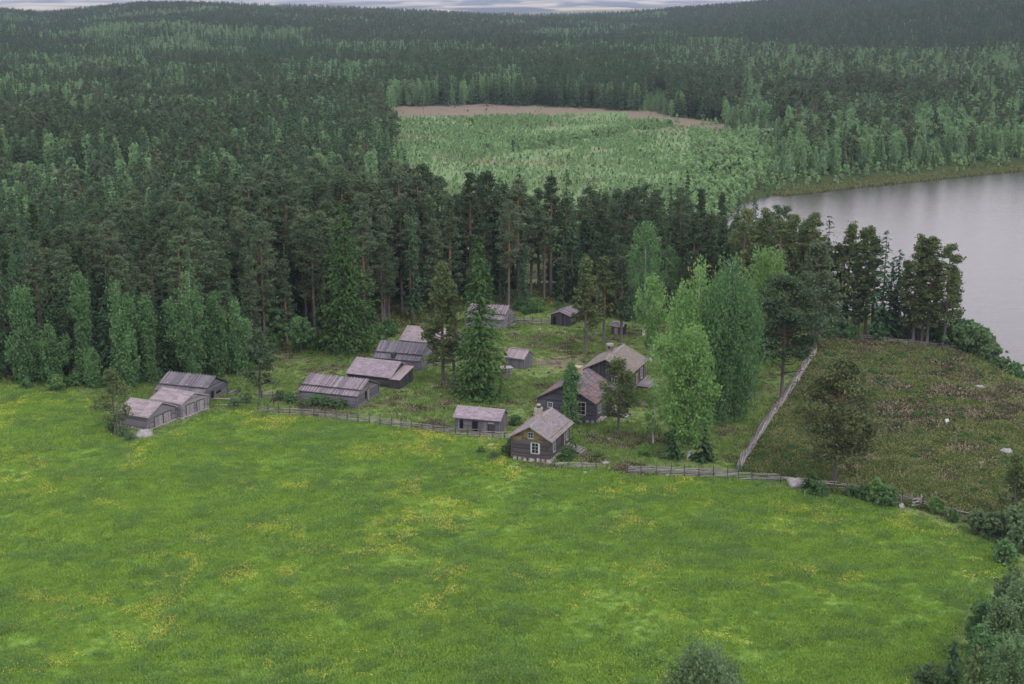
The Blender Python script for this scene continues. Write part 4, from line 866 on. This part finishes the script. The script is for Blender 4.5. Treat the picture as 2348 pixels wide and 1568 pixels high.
# left birch row in front of the forest
for k, (vx, vy, vt, wp, sh, lab) in enumerate([(70,872,652,84,'oval','grey green birch, leftmost of the birches before the forest'),(198,878,630,72,'column','tall slim birch standing alone, second of the row before the forest'),(283,884,645,92,'oval','dark bushy birch left of the rearmost left barn'),(345,880,682,66,'column','slim birch just left of the rearmost left barn'),
    (446,872,612,116,'oval','largest round birch behind the rearmost left barn'),(505,866,668,80,'oval','birch right of the largest round birch'),(545,862,690,74,'oval','birch at the right end of the row behind the left barns'),(60,880,752,96,'oval','low round leafy tree at the foot of the leftmost birch'),(300,892,760,70,'oval','low bushy birch left behind the middle left barn'),(120,884,745,80,'oval','low leafy tree second from the left before the forest'),(215,890,800,60,'oval','low bush birch before the tall slim birch')]):
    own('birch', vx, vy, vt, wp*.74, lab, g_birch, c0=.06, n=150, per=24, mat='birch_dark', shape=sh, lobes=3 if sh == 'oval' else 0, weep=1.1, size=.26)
for k, (vx, vy, vt, wp) in enumerate([(245,872,678,50),(122,868,640,60),(160,866,610,56),(20,866,590,70),(385,866,700,60),(320,862,640,60),(575,840,690,56),(850,772,660,44)]):
    own('spruce', vx, vy, vt, wp, ['dark spruce between the second and third birch of the left row','dark spruce behind the leftmost birch','narrow spruce left of the tall slim birch','dark spruce at the very left edge','dark spruce between the left row birches and the barn','tall spruce behind the dark bushy birch','spruce behind the round topped pine','bluish bushy spruce right of the biggest forest edge spruce'][k], g_spruce, n=24, nb=9, ns=8)
# foreground tops
def by_top(kind, vx, vt, h, wpx, label, gen, **kw):
    zt = h; x, y = flat(vx, vt, zt); vb = to_v(x, y, 0.)[1]; p = Vector((x, y, zat(x, y))); r = wpx/2/FV*math.hypot(y, CAMH-h)
    pr = gen(h, r, int(vx+vt), **kw); root = empty(kind+'_tree', p, 0); link('trunk', pr[1], root); link('crown', pr[0], root); tag(root, label, 'tree'); return root
by_top('willow', 1612, 1462, 13, 214, 'grey green willow whose rounded top rises from the bottom edge of the meadow', g_birch, c0=.3, n=300, per=40, mat='willow', lobes=7, weep=1.2, size=.17, droop=.5, bark='bark_spruce')
by_top('willow', 2322, 1295, 8, 95, 'grey willow at the right corner of the meadow, below the broken fence', g_birch, c0=.05, n=170, per=34, mat='willow', lobes=5, weep=.3, size=.18, droop=.1, bark='bark_spruce')
by_top('willow', 2305, 1370, 10, 112, 'big silvery willow in the right hand thicket', g_birch, c0=.05, n=240, per=36, mat='willow', lobes=6, weep=.4, size=.17, droop=.1, bark='bark_spruce')
by_top('willow', 2340, 1330, 10, 130, 'silvery willow cut by the right edge of the photo', g_birch, c0=.05, n=220, per=34, mat='willow', lobes=5, weep=.4, size=.17, droop=.1, bark='bark_spruce')
by_top('willow', 2325, 1470, 11, 150, 'silvery willow in the bottom right corner', g_birch, c0=.05, n=260, per=36, mat='willow', lobes=6, weep=.4, size=.16, droop=.1, bark='bark_spruce')
by_top('birch', 2262, 1385, 6, 90, 'green leafy tree at the left edge of the right hand thicket', g_birch, c0=.05, n=150, per=30, mat='birch_dark', lobes=4, weep=.3, size=.17, droop=.1)
by_top('spruce', 2188, 1470, 9, 100, 'dark spruce in the thicket at the bottom right', g_spruce, n=26, nb=11, ns=10, size=.4, mat='spruce')
by_top('spruce', 2238, 1480, 10, 95, 'yellow green spruce beside the dark one at the bottom right', g_spruce, n=26, nb=11, ns=10, size=.4, mat='pine_young')
by_top('willow', 2135, 1520, 4, 80, 'low grey willow at the meadow corner of the bottom right thicket', g_birch, c0=.02, n=120, per=30, mat='willow', lobes=4, weep=.2, size=.15, droop=.1, bark='bark_spruce')
by_top('birch', 2255, 1440, 9, 90, 'dark leafy tree in the middle of the right hand thicket', g_birch, c0=.05, n=170, per=30, mat='birch_dark', lobes=4, weep=.3, size=.17, droop=.1)
# ------------------------------------------------------------ bushes
BU = []
for k in range(5):
    cm, tm = g_birch(2.2, 1.5, 300+k, c0=.02, n=46, per=24, size=.2, mat=['willow', 'birch_dark', 'birch', 'willow', 'birch_dark'][k], droop=.05, weep=0, lobes=3, bark='bark_spruce', stems=3); BU.append((cm, tm))
def bush(vx, vy, s_, label, k=0, group=None, cat='bush'):
    p = at(vx, vy); root = empty('bush', p, random.random()*6, s_); link('stems', BU[k][1], root); link('foliage', BU[k][0], root); tag(root, label, cat, group)
for k, (vx, vy, s_, q) in enumerate([(640,918,.7,0),(665,925,.8,1),(700,935,.7,0),(745,936,.9,1),(775,938,.8,0),(722,930,.8,1),(790,935,.6,0)]): bush(vx, vy, s_, 'leafy bush against the front of the long barn, behind the fence', q, 'bushes along the long barn')
for k, (vx, vy, s_, q) in enumerate([(2190,800,2.,0),(2222,808,2.3,0),(2252,822,2.2,3),(2275,836,1.6,0),(2175,792,1.6,1),(2210,796,2.2,1),(2300,852,1.2,0),(2245,806,2,4),(2330,868,1.2,1)]): bush(vx, vy, s_, 'grey green willow bush on the lake bank beyond the heath fence', q, 'willow bushes on the lake bank')
for k, (vx, vy, s_, q) in enumerate([(1950,1140,.7,1),(1975,1145,.8,4),(2010,1152,1.3,2),(2040,1158,.9,4),(2030,1160,1.1,1),(2148,1178,.9,2),(2185,1196,.7,4),(2240,1222,1.2,0),(2265,1232,1.3,3),(2290,1240,1.6,0),(2325,1225,1.6,0),(2340,1260,1.5,3),(2300,1290,1.2,1),(1885,1138,.8,4)]): bush(vx, vy, s_, 'leafy bush in the overgrown strip between meadow and heath', q, 'bushes along the lower heath fence')
for k, (vx, vy, s_, q) in enumerate([(1180,975,.7,1),(1172,1030,.8,0),(1160,1045,.7,0),(1100,1040,.5,3),(1130,1052,.5,0),(1300,1055,.9,4),(1370,1048,.5,2),(1540,1020,1,4),(1480,1045,.8,2),(280,1000,.7,0),(300,1010,.6,3),(255,990,.6,0),(560,925,.8,3),(540,935,.7,0)]): bush(vx, vy, s_, 'low bush in the weeds around the farm buildings', q, 'low bushes around the farm buildings')
g = random.Random(8)
edge = [(-30,884),(60,888),(150,892),(240,890),(330,880),(560,856),(600,820),(650,800),(740,800),(860,780),(905,765),(1190,722),(1240,712),(1290,716),(1330,722),(1400,728),(1460,738)]
for k in range(70):
    a = g.randrange(len(edge)-1); u = g.random(); vx = edge[a][0]*(1-u)+edge[a+1][0]*u; vy = edge[a][1]*(1-u)+edge[a+1][1]*u
    if 480 < vx < 560: continue
    bush(vx+g.uniform(-8, 8), vy+g.uniform(-10, 5), g.uniform(.5, 1.3), 'leafy undergrowth bush at the foot of the forest edge', g.choice([1, 4, 4, 1, 2]), 'undergrowth bushes along the forest edge')
for k in range(16):
    bush(g.uniform(1900, 2170), g.uniform(752, 786), g.uniform(.8, 1.5), 'leafy bush under the lakeside pines', g.choice([1, 4]), 'bushes under the lakeside pines')
for k in range(60):
    vx, vy = g.uniform(1640, 1800), g.uniform(345, 455); x, y = flat(vx, vy)
# ------------------------------------------------------------ forest belt behind the farm
sam = []; cell = {}
xs, ys = BELT[:, 0], BELT[:, 1]; gg = np.random.default_rng(99)
cand = np.stack([gg.uniform(xs.min(), xs.max(), 60000), gg.uniform(ys.min(), ys.max(), 60000)], -1); ok = inside(cand[:, 0], cand[:, 1], BELT); cand = cand[ok]
dl = pdist(cand[:, 0], cand[:, 1], LAKE); cand = cand[(dl > 5) & ~inside(cand[:, 0], cand[:, 1], LAKE)]
MIND = 3.3
for c in cand:
    i_, j_ = int(c[0]//MIND), int(c[1]//MIND)
    if any((c[0]-q[0])**2+(c[1]-q[1])**2 < MIND**2 for a in (-1, 0, 1) for b_ in (-1, 0, 1) for q in cell.get((i_+a, j_+b_), ())): continue
    cell.setdefault((i_, j_), []).append(c); sam.append(c)
sam = np.array(sam); order = np.argsort(np.hypot(sam[:, 0], sam[:, 1])); sam = sam[order]
cnt = dict(pine=0, spruce=0, birch=0); LBL = dict(pine='tall brown green pine in the dense forest directly behind the farm', spruce='dark pointed spruce in the dense forest directly behind the farm', birch='leafy birch among the conifers of the forest directly behind the farm')
GRP = dict(pine='pines of the forest behind the farm', spruce='spruces of the forest behind the farm', birch='birches of the forest behind the farm'); NMS = dict(pine='pine_tree', spruce='spruce_tree', birch='birch_tree')
CAP = dict(pine=260, spruce=255, birch=150); EXTRA = []
dfront = pdist(sam[:, 0], sam[:, 1], wpoly([(-2000,884)]+[(-250,880),(0,872),(350,862),(545,850),(600,800),(740,780),(860,765),(900,752),(1055,712),(1180,715),(1250,700),(1420,728),(1560,740),(1700,745),(1800,745)]+[(1800,746),(1420,729),(1055,713),(600,801),(0,873)]))
for c, df in zip(sam, dfront):
    x, y = c; z = zat(x, y); vx, vy = to_v(x, y, z); n1 = vn(x, y, 17, 41); rr = g.random()
    if vx < -60 or vx > 2000: continue
    if 1225 < vx < 1300 and vy > 690 and g.random() < .7: continue
    if n1 > .8 and df > 8 and g.random() < .35: continue
    if vx < 150: kd = 'spruce' if rr < .5 else ('pine' if rr < .85 else 'birch')
    elif vx < 1000: kd = 'pine' if rr < (.5+.35*n1) else ('spruce' if rr < .93 else 'birch')
    elif vx < 1330: kd = 'spruce' if rr < .5 else 'pine'
    else: kd = 'pine' if rr < .7 else ('spruce' if rr < .93 else 'birch')
    if vx < 870 and df > 55: kd = 'spruce' if rr < .66 else ('birch' if rr < .84 else 'pine')
    if vx < 600 and df < 22 and kd == 'birch': kd = 'spruce'
    if cnt['pine'] >= CAP['pine'] and kd == 'pine': kd = 'spruce'
    h = dict(pine=g.uniform(19, 26.5), spruce=g.uniform(16, 26), birch=g.uniform(12, 18))[kd]
    if df < 6: h *= g.uniform(.6, .95)
    if vx > 1330: h *= .88
    if vx > 1600: h *= .84
    if 700 < vx < 1330 and kd == 'pine': h *= 1.03
    if vx < 420: h *= .84
    if cnt[kd] >= CAP[kd]: EXTRA.append((x, y, z, kd, h)); continue
    cnt[kd] += 1; i_ = g.randrange(len(P[kd])); cm, tm = P[kd][i_]; h0 = dict(pine=26, spruce=24, birch=15)[kd]; s_ = h/h0; wd = s_*g.uniform(.85, 1.15)
    root = empty(NMS[kd], (x, y, z), g.random()*6.28, (wd, wd, s_)); link('trunk', tm, root); link('crown', cm, root); tag(root, LBL[kd], 'tree', GRP[kd])
print('belt', cnt, 'extra', len(EXTRA))
# ------------------------------------------------------------ stuff: instanced far forest, saplings, tufts
def simple_tree(kind, seed):
    g_ = np.random.default_rng(seed)
    if kind == 'spruce': cm, tm = g_spruce(18, 2.1+.3*(seed % 3), seed, n=18, nb=7, ns=6, size=.7, mat='spruce', base=.06)
    elif kind == 'pine': cm, tm = g_pine(17, 2.4, seed, .38, nbr=26, size=.42, per=12, pads=3, flat_=.4, shape='dome', mat='pine')
    elif 0: pass
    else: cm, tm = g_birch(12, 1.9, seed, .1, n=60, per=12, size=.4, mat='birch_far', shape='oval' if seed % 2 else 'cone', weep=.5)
    # join crown and trunk into one mesh
    vs = []; fs = []; mi = []; tt = []
    for k, m_ in enumerate((cm, tm)):
        o_ = len(vs); vs += [tuple(v.co) for v in m_.vertices]; fs += [tuple(o_+i for i in p_.vertices) for p_ in m_.polygons]; mi += [k]*len(m_.polygons); a = m_.attributes['tone'].data; tt += [a[i].value for i in range(len(m_.polygons))]
    m = bpy.data.meshes.new('far_'+kind); m.from_pydata(vs, [], fs); m.materials.append(cm.materials[0]); m.materials.append(tm.materials[0]); m.polygons.foreach_set('material_index', mi)
    at_ = m.attributes.new('tone', 'FLOAT', 'FACE'); at_.data.foreach_set('value', tt); m.update(); return bpy.data.objects.new('far_'+kind, m)
def scatter(name, pts, rot, scl, idx, protos, label, cat, tilt=None):
    m = bpy.data.meshes.new(name); n = len(pts); m.vertices.add(n); m.vertices.foreach_set('co', np.asarray(pts, np.float32).ravel())
    for nm, ty, va in (('rot', 'FLOAT', rot), ('scl', 'FLOAT', scl), ('idx', 'INT', idx)):
        a = m.attributes.new(nm, ty, 'POINT'); a.data.foreach_set('value', np.asarray(va, np.float32 if ty == 'FLOAT' else np.int32))
    m.update(); o = link(name, m); md = o.modifiers.new('scatter', 'NODES'); t = bpy.data.node_groups.new(name, 'GeometryNodeTree'); md.node_group = t
    t.interface.new_socket('Geometry', in_out='INPUT', socket_type='NodeSocketGeometry'); t.interface.new_socket('Geometry', in_out='OUTPUT', socket_type='NodeSocketGeometry')
    gi = t.nodes.new('NodeGroupInput'); go = t.nodes.new('NodeGroupOutput'); ip = t.nodes.new('GeometryNodeInstanceOnPoints'); jn = t.nodes.new('GeometryNodeJoinGeometry')
    for pr in reversed(protos):
        oi = t.nodes.new('GeometryNodeObjectInfo'); oi.inputs['Object'].default_value = pr; oi.inputs['As Instance'].default_value = True; t.links.new(oi.outputs['Geometry'], jn.inputs[0])
    def na(nm, ty):
        a = t.nodes.new('GeometryNodeInputNamedAttribute'); a.data_type = ty; a.inputs['Name'].default_value = nm; return a.outputs['Attribute']
    cx = t.nodes.new('ShaderNodeCombineXYZ'); t.links.new(na('rot', 'FLOAT'), cx.inputs[2]); t.links.new(gi.outputs[0], ip.inputs['Points']); t.links.new(jn.outputs[0], ip.inputs['Instance'])
    ip.inputs['Pick Instance'].default_value = True; t.links.new(na('idx', 'INT'), ip.inputs['Instance Index']); t.links.new(cx.outputs[0], ip.inputs['Rotation'])
    sc_ = t.nodes.new('ShaderNodeCombineXYZ'); s1 = na('scl', 'FLOAT')
    for k in range(3): t.links.new(s1, sc_.inputs[k])
    t.links.new(sc_.outputs[0], ip.inputs['Scale']); t.links.new(ip.outputs[0], go.inputs[0]); tag(o, label, cat, None, 'stuff'); return o
FP = [simple_tree('spruce', 501), simple_tree('spruce', 502), simple_tree('spruce', 503), simple_tree('pine', 504), simple_tree('pine', 505), simple_tree('birch', 506), simple_tree('birch', 507), simple_tree('birch', 508)]
r = np.random.default_rng(5)
def ring(D0, D1, dens, az=24.):
    n = int(dens*R(2*az)*(D1*D1-D0*D0)/2); D = np.sqrt(r.uniform(D0*D0, D1*D1, n)); a = r.uniform(-R(az), R(az), n); return D*np.sin(a), D*np.cos(a)
px, py = [], []
for D0, D1, dn in ((235, 500, 1/13.), (500, 900, 1/14.), (900, 1400, 1/18.), (1400, 2000, 1/24.), (2000, 2720, 1/27.)):
    a, b_ = ring(D0, D1, dn); px.append(a); py.append(b_)
px = np.concatenate(px); py = np.concatenate(py)
qx = px+(vn(px, py, 14, 301)-.5)*16; qy = py+(vn(px, py, 14, 302)-.5)*30
bad = inside(px, py, BELT) | (inside(qx, qy, CLEAR) & ~((pdist(px, py, CLEAR) < 12) & (r.random(len(px)) < .12) & (px < 10))) | inside(px, py, LCLEAR) | inside(px, py, LAKE) | inside(px, py, HEATH) | inside(px, py, MEADOW)
D = np.hypot(px, py); vx, vy = to_v(px, py, 0.); bad |= (D < 300) & (vx > -40) & (vx < 1900); bad |= (D < 330) & (vx > 1500) & (vy > 560)
bad |= (pdist(px, py, LAKE) < 13) | ((vx > 1850) & (vy > 500)) | ((vx > 860) & (vx < 1560) & (vy > 480))
yg0 = inside(px, py, wpoly([(1560,300),(1700,300),(1800,300),(1800,470),(1650,520),(1500,560),(1350,640),(1300,600),(1560,420)]))
px, py, D, vx, vy, yg = px[~bad], py[~bad], D[~bad], vx[~bad], vy[~bad], yg0[~bad]
n1 = vn(px, py, 60, 61)*.6+vn(px, py, 19, 62)*.4; n2 = vn(px, py, 150, 63)*.6+vn(px, py, 40, 64)*.4; rr = r.random(len(px))
pb = np.clip((n1-.36)*2.6, .08, .85); pp = np.clip((n2-.5)*2.0, .05, .55)
bz = inside(vx, vy, np.array([(1480,190),(1600,140),(1750,135),(1900,150),(2400,165),(2400,420),(1800,470),(1600,560),(1560,300),(1640,285),(1560,250)])); nr = (D < 480) & (vx < 870); pb = np.where((D < 1000) & (vx < 870), np.clip(pb, .22, .8), pb); pb = np.where(nr, np.clip(pb+.25, .45, .85), pb); pp = np.where(nr, .25, pp); pb = np.where(bz, .86, pb); pp = np.where(bz, .45, pp)
dz = inside(vx, vy, np.array([(1520,60),(2400,75),(2400,160),(1900,148),(1750,133),(1560,120)])); pb = np.where(dz, .05, pb); pp = np.where(dz, .12, pp)
ed = inside(vx, vy, np.array([(1510,200),(1700,205),(1700,250),(1640,285),(1560,262),(1510,250)])); pb = np.where(ed, .05, pb)
br = inside(vx, vy, np.array([(1780,235),(2150,235),(2100,285),(1790,300)])) & (n2 > .45); pb = np.where(br, .35, pb); pp = np.where(br, .95, pp)
bk = inside(vx, vy, np.array([(1200,180),(1500,180),(1500,252),(1200,248)])); pb = np.where(bk, .12, pb)
kind = np.where(rr < pb, 2, np.where(r.random(len(px)) < pp, 1, 0)); sub = r.integers(0, 6, len(px))
idx = np.where(kind == 0, sub % 3, np.where(kind == 1, 3+sub % 2, 5+sub % 3))
scl = r.uniform(.7, 1.15, len(px))*np.where(kind == 2, 1.0, .95); scl = np.where(bz & (kind == 2), scl*.85, scl); scl = np.where(yg, scl*.6, scl)
scl *= np.where((D < 420) & (vx < 900), .9, 1.); scl *= np.where(D > 1500, 1.12, 1)
rare = inside(px, py, BRUSH); scl = np.where(rare, scl*.5, scl)
idx = np.where(rare, 5, idx)
pz = ht(px, py)-.2
for (x, y, z, kd, h) in EXTRA: pass
EX = np.array([(x, y, z) for x, y, z, kd, h in EXTRA]).reshape(-1, 3)
exi = np.array([{'spruce': 0, 'pine': 3, 'birch': 5}[kd]+int(r.integers(0, 2)) for x, y, z, kd, h in EXTRA], int); exs = np.array([h/{'spruce': 18., 'pine': 17., 'birch': 12.}[kd] for x, y, z, kd, h in EXTRA])
allp = np.concatenate([np.stack([px, py, pz], -1), EX]) if len(EX) else np.stack([px, py, pz], -1)
print('far trees', len(allp))
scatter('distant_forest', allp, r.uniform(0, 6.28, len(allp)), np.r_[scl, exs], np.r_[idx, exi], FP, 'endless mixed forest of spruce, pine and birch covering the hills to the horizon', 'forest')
# saplings of the clearing
def sapl(seed, mat, h=2.6):
    cm, tm = g_birch(h, h*.34, seed, .02, n=20, per=8, size=.3, mat=mat, weep=.2, droop=.1, shape='cone'); return bpy.data.objects.new('sapling_'+str(seed), cm)
M['sapling'] = m_leaf('sapling_leaves', (.2,.32,.16), (.34,.5,.24), None, .45, .2)
SP = [sapl(601, 'sapling'), sapl(602, 'sapling', 2.2), sapl(603, 'willow', 2.2), sapl(604, 'spruce', 2.2)]
n = 60000; mn, mxx = CLEAR.min(0), CLEAR.max(0); cx, cy = r.uniform(mn[0], mxx[0], n), r.uniform(mn[1], mxx[1], n)
dn = vn(cx, cy, 26, 71)*.6+vn(cx, cy, 9, 72)*.4; cvx, cvy = to_v(cx, cy, 0.)
ok = inside(cx, cy, CLEAR) & (r.random(n) < np.clip((dn-.2)*2.2, .25, 1)*.7) & (cvy > 268-(cvx-870)*.012) & ~inside(cvx, cvy, np.array([(1440,250),(1680,280),(1670,304),(1490,282),(1440,270)]))
big_ = ((np.abs(cvy-(355-(cvx-1100)*.17)) < 9) & (cvx > 1080) & (cvx < 1560)) | (cvx > 1580)
sc = r.uniform(.25, .72, n)*np.where(big_, 2., 1); sc *= .6+.8*vn(cx, cy, 40, 73)
ex2 = (r.random(n) < .012) & inside(cx, cy, CLEAR) & (cvy > 245); ok |= ex2
P3 = np.stack([cx, cy, ht(cx, cy)], -1)[ok]; print('saplings', len(P3))
ii = r.integers(0, 10, n)[ok]; ii = np.where(ii < 6, 0, np.where(ii < 9, 1, 2)); ii = np.where(r.random(len(ii)) < .02, 3, ii)
scatter('clearing_saplings', P3, r.uniform(0, 6.28, len(P3)), sc[ok], ii, SP, 'young birch and willow saplings regrowing thickly over the clearing', 'saplings')
# bushes of the far shore
n = 60000; cx, cy = r.uniform(0, 400, n), r.uniform(330, 700, n); dd = pdist(cx, cy, LAKE); ok = (dd > 2) & (dd < 16) & ~inside(cx, cy, LAKE) & (r.random(n) < .35); cx, cy, dd = cx[ok], cy[ok], dd[ok]
scatter('shore_bushes', np.stack([cx, cy, ht(cx, cy)], -1), r.uniform(0, 6.28, len(cx)), r.uniform(.4, .9, len(cx))*(.6+dd/12), r.integers(0, 3, len(cx)), SP, 'low willow and birch bushes lining the far lake shore', 'bushes')
# tufts
def tuft(name, seed, mat, h, spread, n, wdt, up=1.):
    g_ = np.random.default_rng(seed); b = g_.normal(size=(n, 2))*spread; a = g_.uniform(0, 6.28, n); hh = h*g_.uniform(.5, 1.2, n); ln = g_.normal(size=(n, 2))*h*.45/up
    dx, dy = np.cos(a)*wdt, np.sin(a)*wdt; z0 = np.full(n, -.03)
    V = np.stack([np.stack([b[:, 0]-dx, b[:, 1]-dy, z0], -1), np.stack([b[:, 0]+dx, b[:, 1]+dy, z0], -1), np.stack([b[:, 0]+dx*.6+ln[:, 0], b[:, 1]+dy*.6+ln[:, 1], hh], -1), np.stack([b[:, 0]-dx*.6+ln[:, 0], b[:, 1]-dy*.6+ln[:, 1], hh], -1)], 1).reshape(-1, 3)
    return bpy.data.objects.new(name, npmesh(name, V, np.arange(4*n).reshape(n, 4), g_.random(n), M[mat]))
GT = [tuft('grass_tuft', 701, 'grass', .17, .34, 22, .045), tuft('grass_tuft', 702, 'grass', .26, .28, 24, .05), tuft('grass_tuft', 703, 'grass', .13, .4, 20, .04), tuft('sedge_tuft', 704, 'sedge', .30, .36, 30, .055)]
def in_view(poly, n, margin=.03):
    mn, mxx = poly.min(0), poly.max(0); x, y = r.uniform(max(mn[0], -160), min(mxx[0], 160), n), r.uniform(max(mn[1], 85), min(mxx[1], 330), n)
    k = inside(x, y, poly) & (np.abs(x) < (.36+margin)*y*1.12+3); return x[k], y[k]
x, y = in_view(MEADOW, 330000); d_ = vn(x, y, 1.6, 81)*.5+vn(x, y, 6, 82)*.5; k = r.random(len(x)) < np.clip((d_-.1)*1.8, .45, 1); x, y, d_ = x[k], y[k], d_[k]
print('tufts', len(x)); sc = .55+.9*np.clip(vn(x, y, 2.5, 83)*.6+vn(x, y, 11, 84)*.6-.15, 0, 1.2)
scatter('meadow_grass', np.stack([x, y, ht(x, y)], -1), r.uniform(0, 6.28, len(x)), sc, np.where((vn(x, y*1.3, 2.6, 201)*.4+vn(x, y*1.3, .9, 202)*.4+vn(x, y, 9, 203)*.2+r.normal(size=len(x))*.10) > .66, 3, r.integers(0, 3, len(x))), GT, 'thick green grass of the big meadow', 'grass')
# buttercups: tiny yellow heads in drifts
x, y = in_view(MEADOW, 1700000); d_ = vn(x, y, 7, 91)*.34+vn(x, y, 2, 92)*.27+vn(x, y, .8, 95)*.17+vn(x, y, 34, 97)*.22; k = r.random(len(x)) < np.clip((d_-.56)*2.4, .006, .36); x, y = x[k], y[k]; n = len(x); print('flowers', n)
z = ht(x, y)+r.uniform(.22, .38, n); s_ = r.uniform(.015, .025, n); c4 = []
for dx, dy in ((-1, -1), (1, -1), (1, 1), (-1, 1)): c4.append(np.stack([x+dx*s_, y+dy*s_, z+dy*s_*.9], -1))
s = NT('buttercup_petal'); M['flower'] = s.principled((.55, .45, .06), .6, None, .2)
tag(link('buttercups', npmesh('buttercups', np.stack(c4, 1).reshape(-1, 3), np.arange(4*n).reshape(n, 4), None, M['flower'])), 'drifts of small yellow buttercups flowering in the meadow grass', 'flowers', None, 'stuff')
# yard turf tufts
M['turf'] = m_leaf('yard_turf', (.12,.205,.052), (.235,.35,.10), (.22,.28,.11), .42, .2)
YT = [tuft('turf_tuft', 711, 'turf', .16, .3, 20, .04), tuft('turf_tuft', 712, 'turf', .28, .25, 20, .05)]
YARD = wpoly([(500,948),(420,985),(345,1010),(270,1010),(235,985),(200,905),(0,884),(0,872),(350,862),(545,850),(600,812),(860,775),(1060,715),(1260,705),(1440,735),(1560,745),(1800,750),(1870,765),(1868,812),(1700,1080),(1690,1100),(1440,1085),(1380,1075),(1170,1075),(1165,1000),(860,965),(700,950)])
YT.append(tuft('dry_tuft', 713, 'heath', .2, .34, 26, .05)); ALL = np.array([(-150., 90.), (150., 90.), (150., 290.), (-150., 290.)]); x, y = in_view(ALL, 330000); k = ~(inside(x, y, MEADOW) | inside(x, y, HEATH) | inside(x, y, LAKE) | inside(x, y, BELT)) & (np.hypot(x, y) < 285); x, y = x[k], y[k]; print('turf', len(x)); k = (r.random(len(x)) < np.clip((vn(x, y, 5, 85)-.05)*1.8, .35, 1)); x, y = x[k], y[k]
scatter('yard_turf', np.stack([x, y, ht(x, y)], -1), r.uniform(0, 6.28, len(x)), r.uniform(.5, 1.3, len(x))*(.5+vn(x, y, 7, 86)), np.where((vn(x, y, 5, 211)*.5+vn(x, y, 1.8, 212)*.5+r.normal(size=len(x))*.05 > .62) & (to_v(x, y)[0] > 620) & (to_v(x, y)[0] < 1800), 2, r.integers(0, 2, len(x))), YT, 'rough tufted turf of the farmyard', 'grass')
M['shrub'] = m_leaf('bilberry_leaves', (.08,.13,.04), (.18,.23,.08), (.24,.22,.11), .35, .35)
HT = [tuft('heather_tuft', 721, 'heath', .34, .32, 30, .07, .6), tuft('heather_tuft', 722, 'heath', .22, .4, 30, .06, .6), tuft('bilberry_tuft', 723, 'shrub', .34, .3, 30, .06, .6)]
x, y = in_view(HEATH, 90000); q_ = vn(x, y, 4, 87)*.6+vn(x, y, 1.6, 88)*.4; k = r.random(len(x)) < .75; x, y, q_ = x[k], y[k], q_[k]; lowv = to_v(x, y, 0.)
ii = np.where(q_+np.clip((lowv[1]-1010)/600, -.08, .2)+np.clip((1950-lowv[0])/900, 0, .25) > .43, 2, r.integers(0, 2, len(x)))
sh = r.random(len(x)) < .022*np.clip(vn(x, y, 12, 89)*2.4-.5, .1, 2); ii = np.where(sh, 3, ii); HT.append(bpy.data.objects.new('scrub', BU[1][0])); hs = np.where(sh, r.uniform(.16, .4, len(x)), r.uniform(.6, 1.5, len(x)))
scatter('heath_shrubs', np.stack([x, y, ht(x, y)], -1), r.uniform(0, 6.28, len(x)), hs, ii, HT, 'low heather and bilberry shrubs covering the stony heath', 'heather')
# lush strip along fences and forest floor
x, y = in_view(BELT, 60000); k = (pdist(x, y, BELT) < 16) & (r.random(len(x)) < .6); x, y = x[k], y[k]
scatter('forest_undergrowth', np.stack([x, y, ht(x, y)], -1), r.uniform(0, 6.28, len(x)), r.uniform(.8, 2.2, len(x)), np.full(len(x), 2), HT, 'green ferns and bilberry under the first forest trees', 'undergrowth')
# reeds along the far shore
RB = wpoly([(1765,447),(1850,427),(2000,406),(2150,387),(2347,366),(2700,335),(2700,358),(2347,392),(2150,411),(2000,427),(1870,441),(1800,449)], WATER)
x = r.uniform(RB[:, 0].min(), RB[:, 0].max(), 160000); y = r.uniform(RB[:, 1].min(), RB[:, 1].max(), 160000); k = inside(x, y, RB); x, y = x[k], y[k]; n = min(len(x), 42000); x, y = x[:n], y[:n]; a = r.uniform(0, 3.14, n); w_ = .22; hh = r.uniform(.5, 1.0, n)
V = np.stack([np.stack([x-np.cos(a)*w_, y-np.sin(a)*w_, np.full(n, WATER-.05)], -1), np.stack([x+np.cos(a)*w_, y+np.sin(a)*w_, np.full(n, WATER-.05)], -1), np.stack([x+np.cos(a)*w_*.7+r.normal(size=n)*.2, y+np.sin(a)*w_*.7, WATER+hh], -1), np.stack([x-np.cos(a)*w_*.7, y-np.sin(a)*w_*.7, WATER+hh], -1)], 1).reshape(-1, 3)
tag(link('reeds', npmesh('reeds', V, np.arange(4*n).reshape(n, 4), r.random(n), M['reed'])), 'band of green reeds standing in the water along the far shore', 'reeds', None, 'stuff')
# ------------------------------------------------------------ haze
m = MB(); m.box(-34000, 34000, -34000, 34000, -60, 150, 0); s = NT('haze'); v = s.n('ShaderNodeVolumePrincipled'); v.inputs['Color'].default_value = (.66, .74, 1, 1); v.inputs['Density'].default_value = HAZE; v.inputs['Anisotropy'].default_value = .0; s.l(v.outputs[0], s.out.inputs['Volume'])
hz = m.build('haze', s.m); tag(hz, 'thin bluish air haze over the whole valley', 'haze', None, 'stuff'); hz.display_type = 'WIRE'
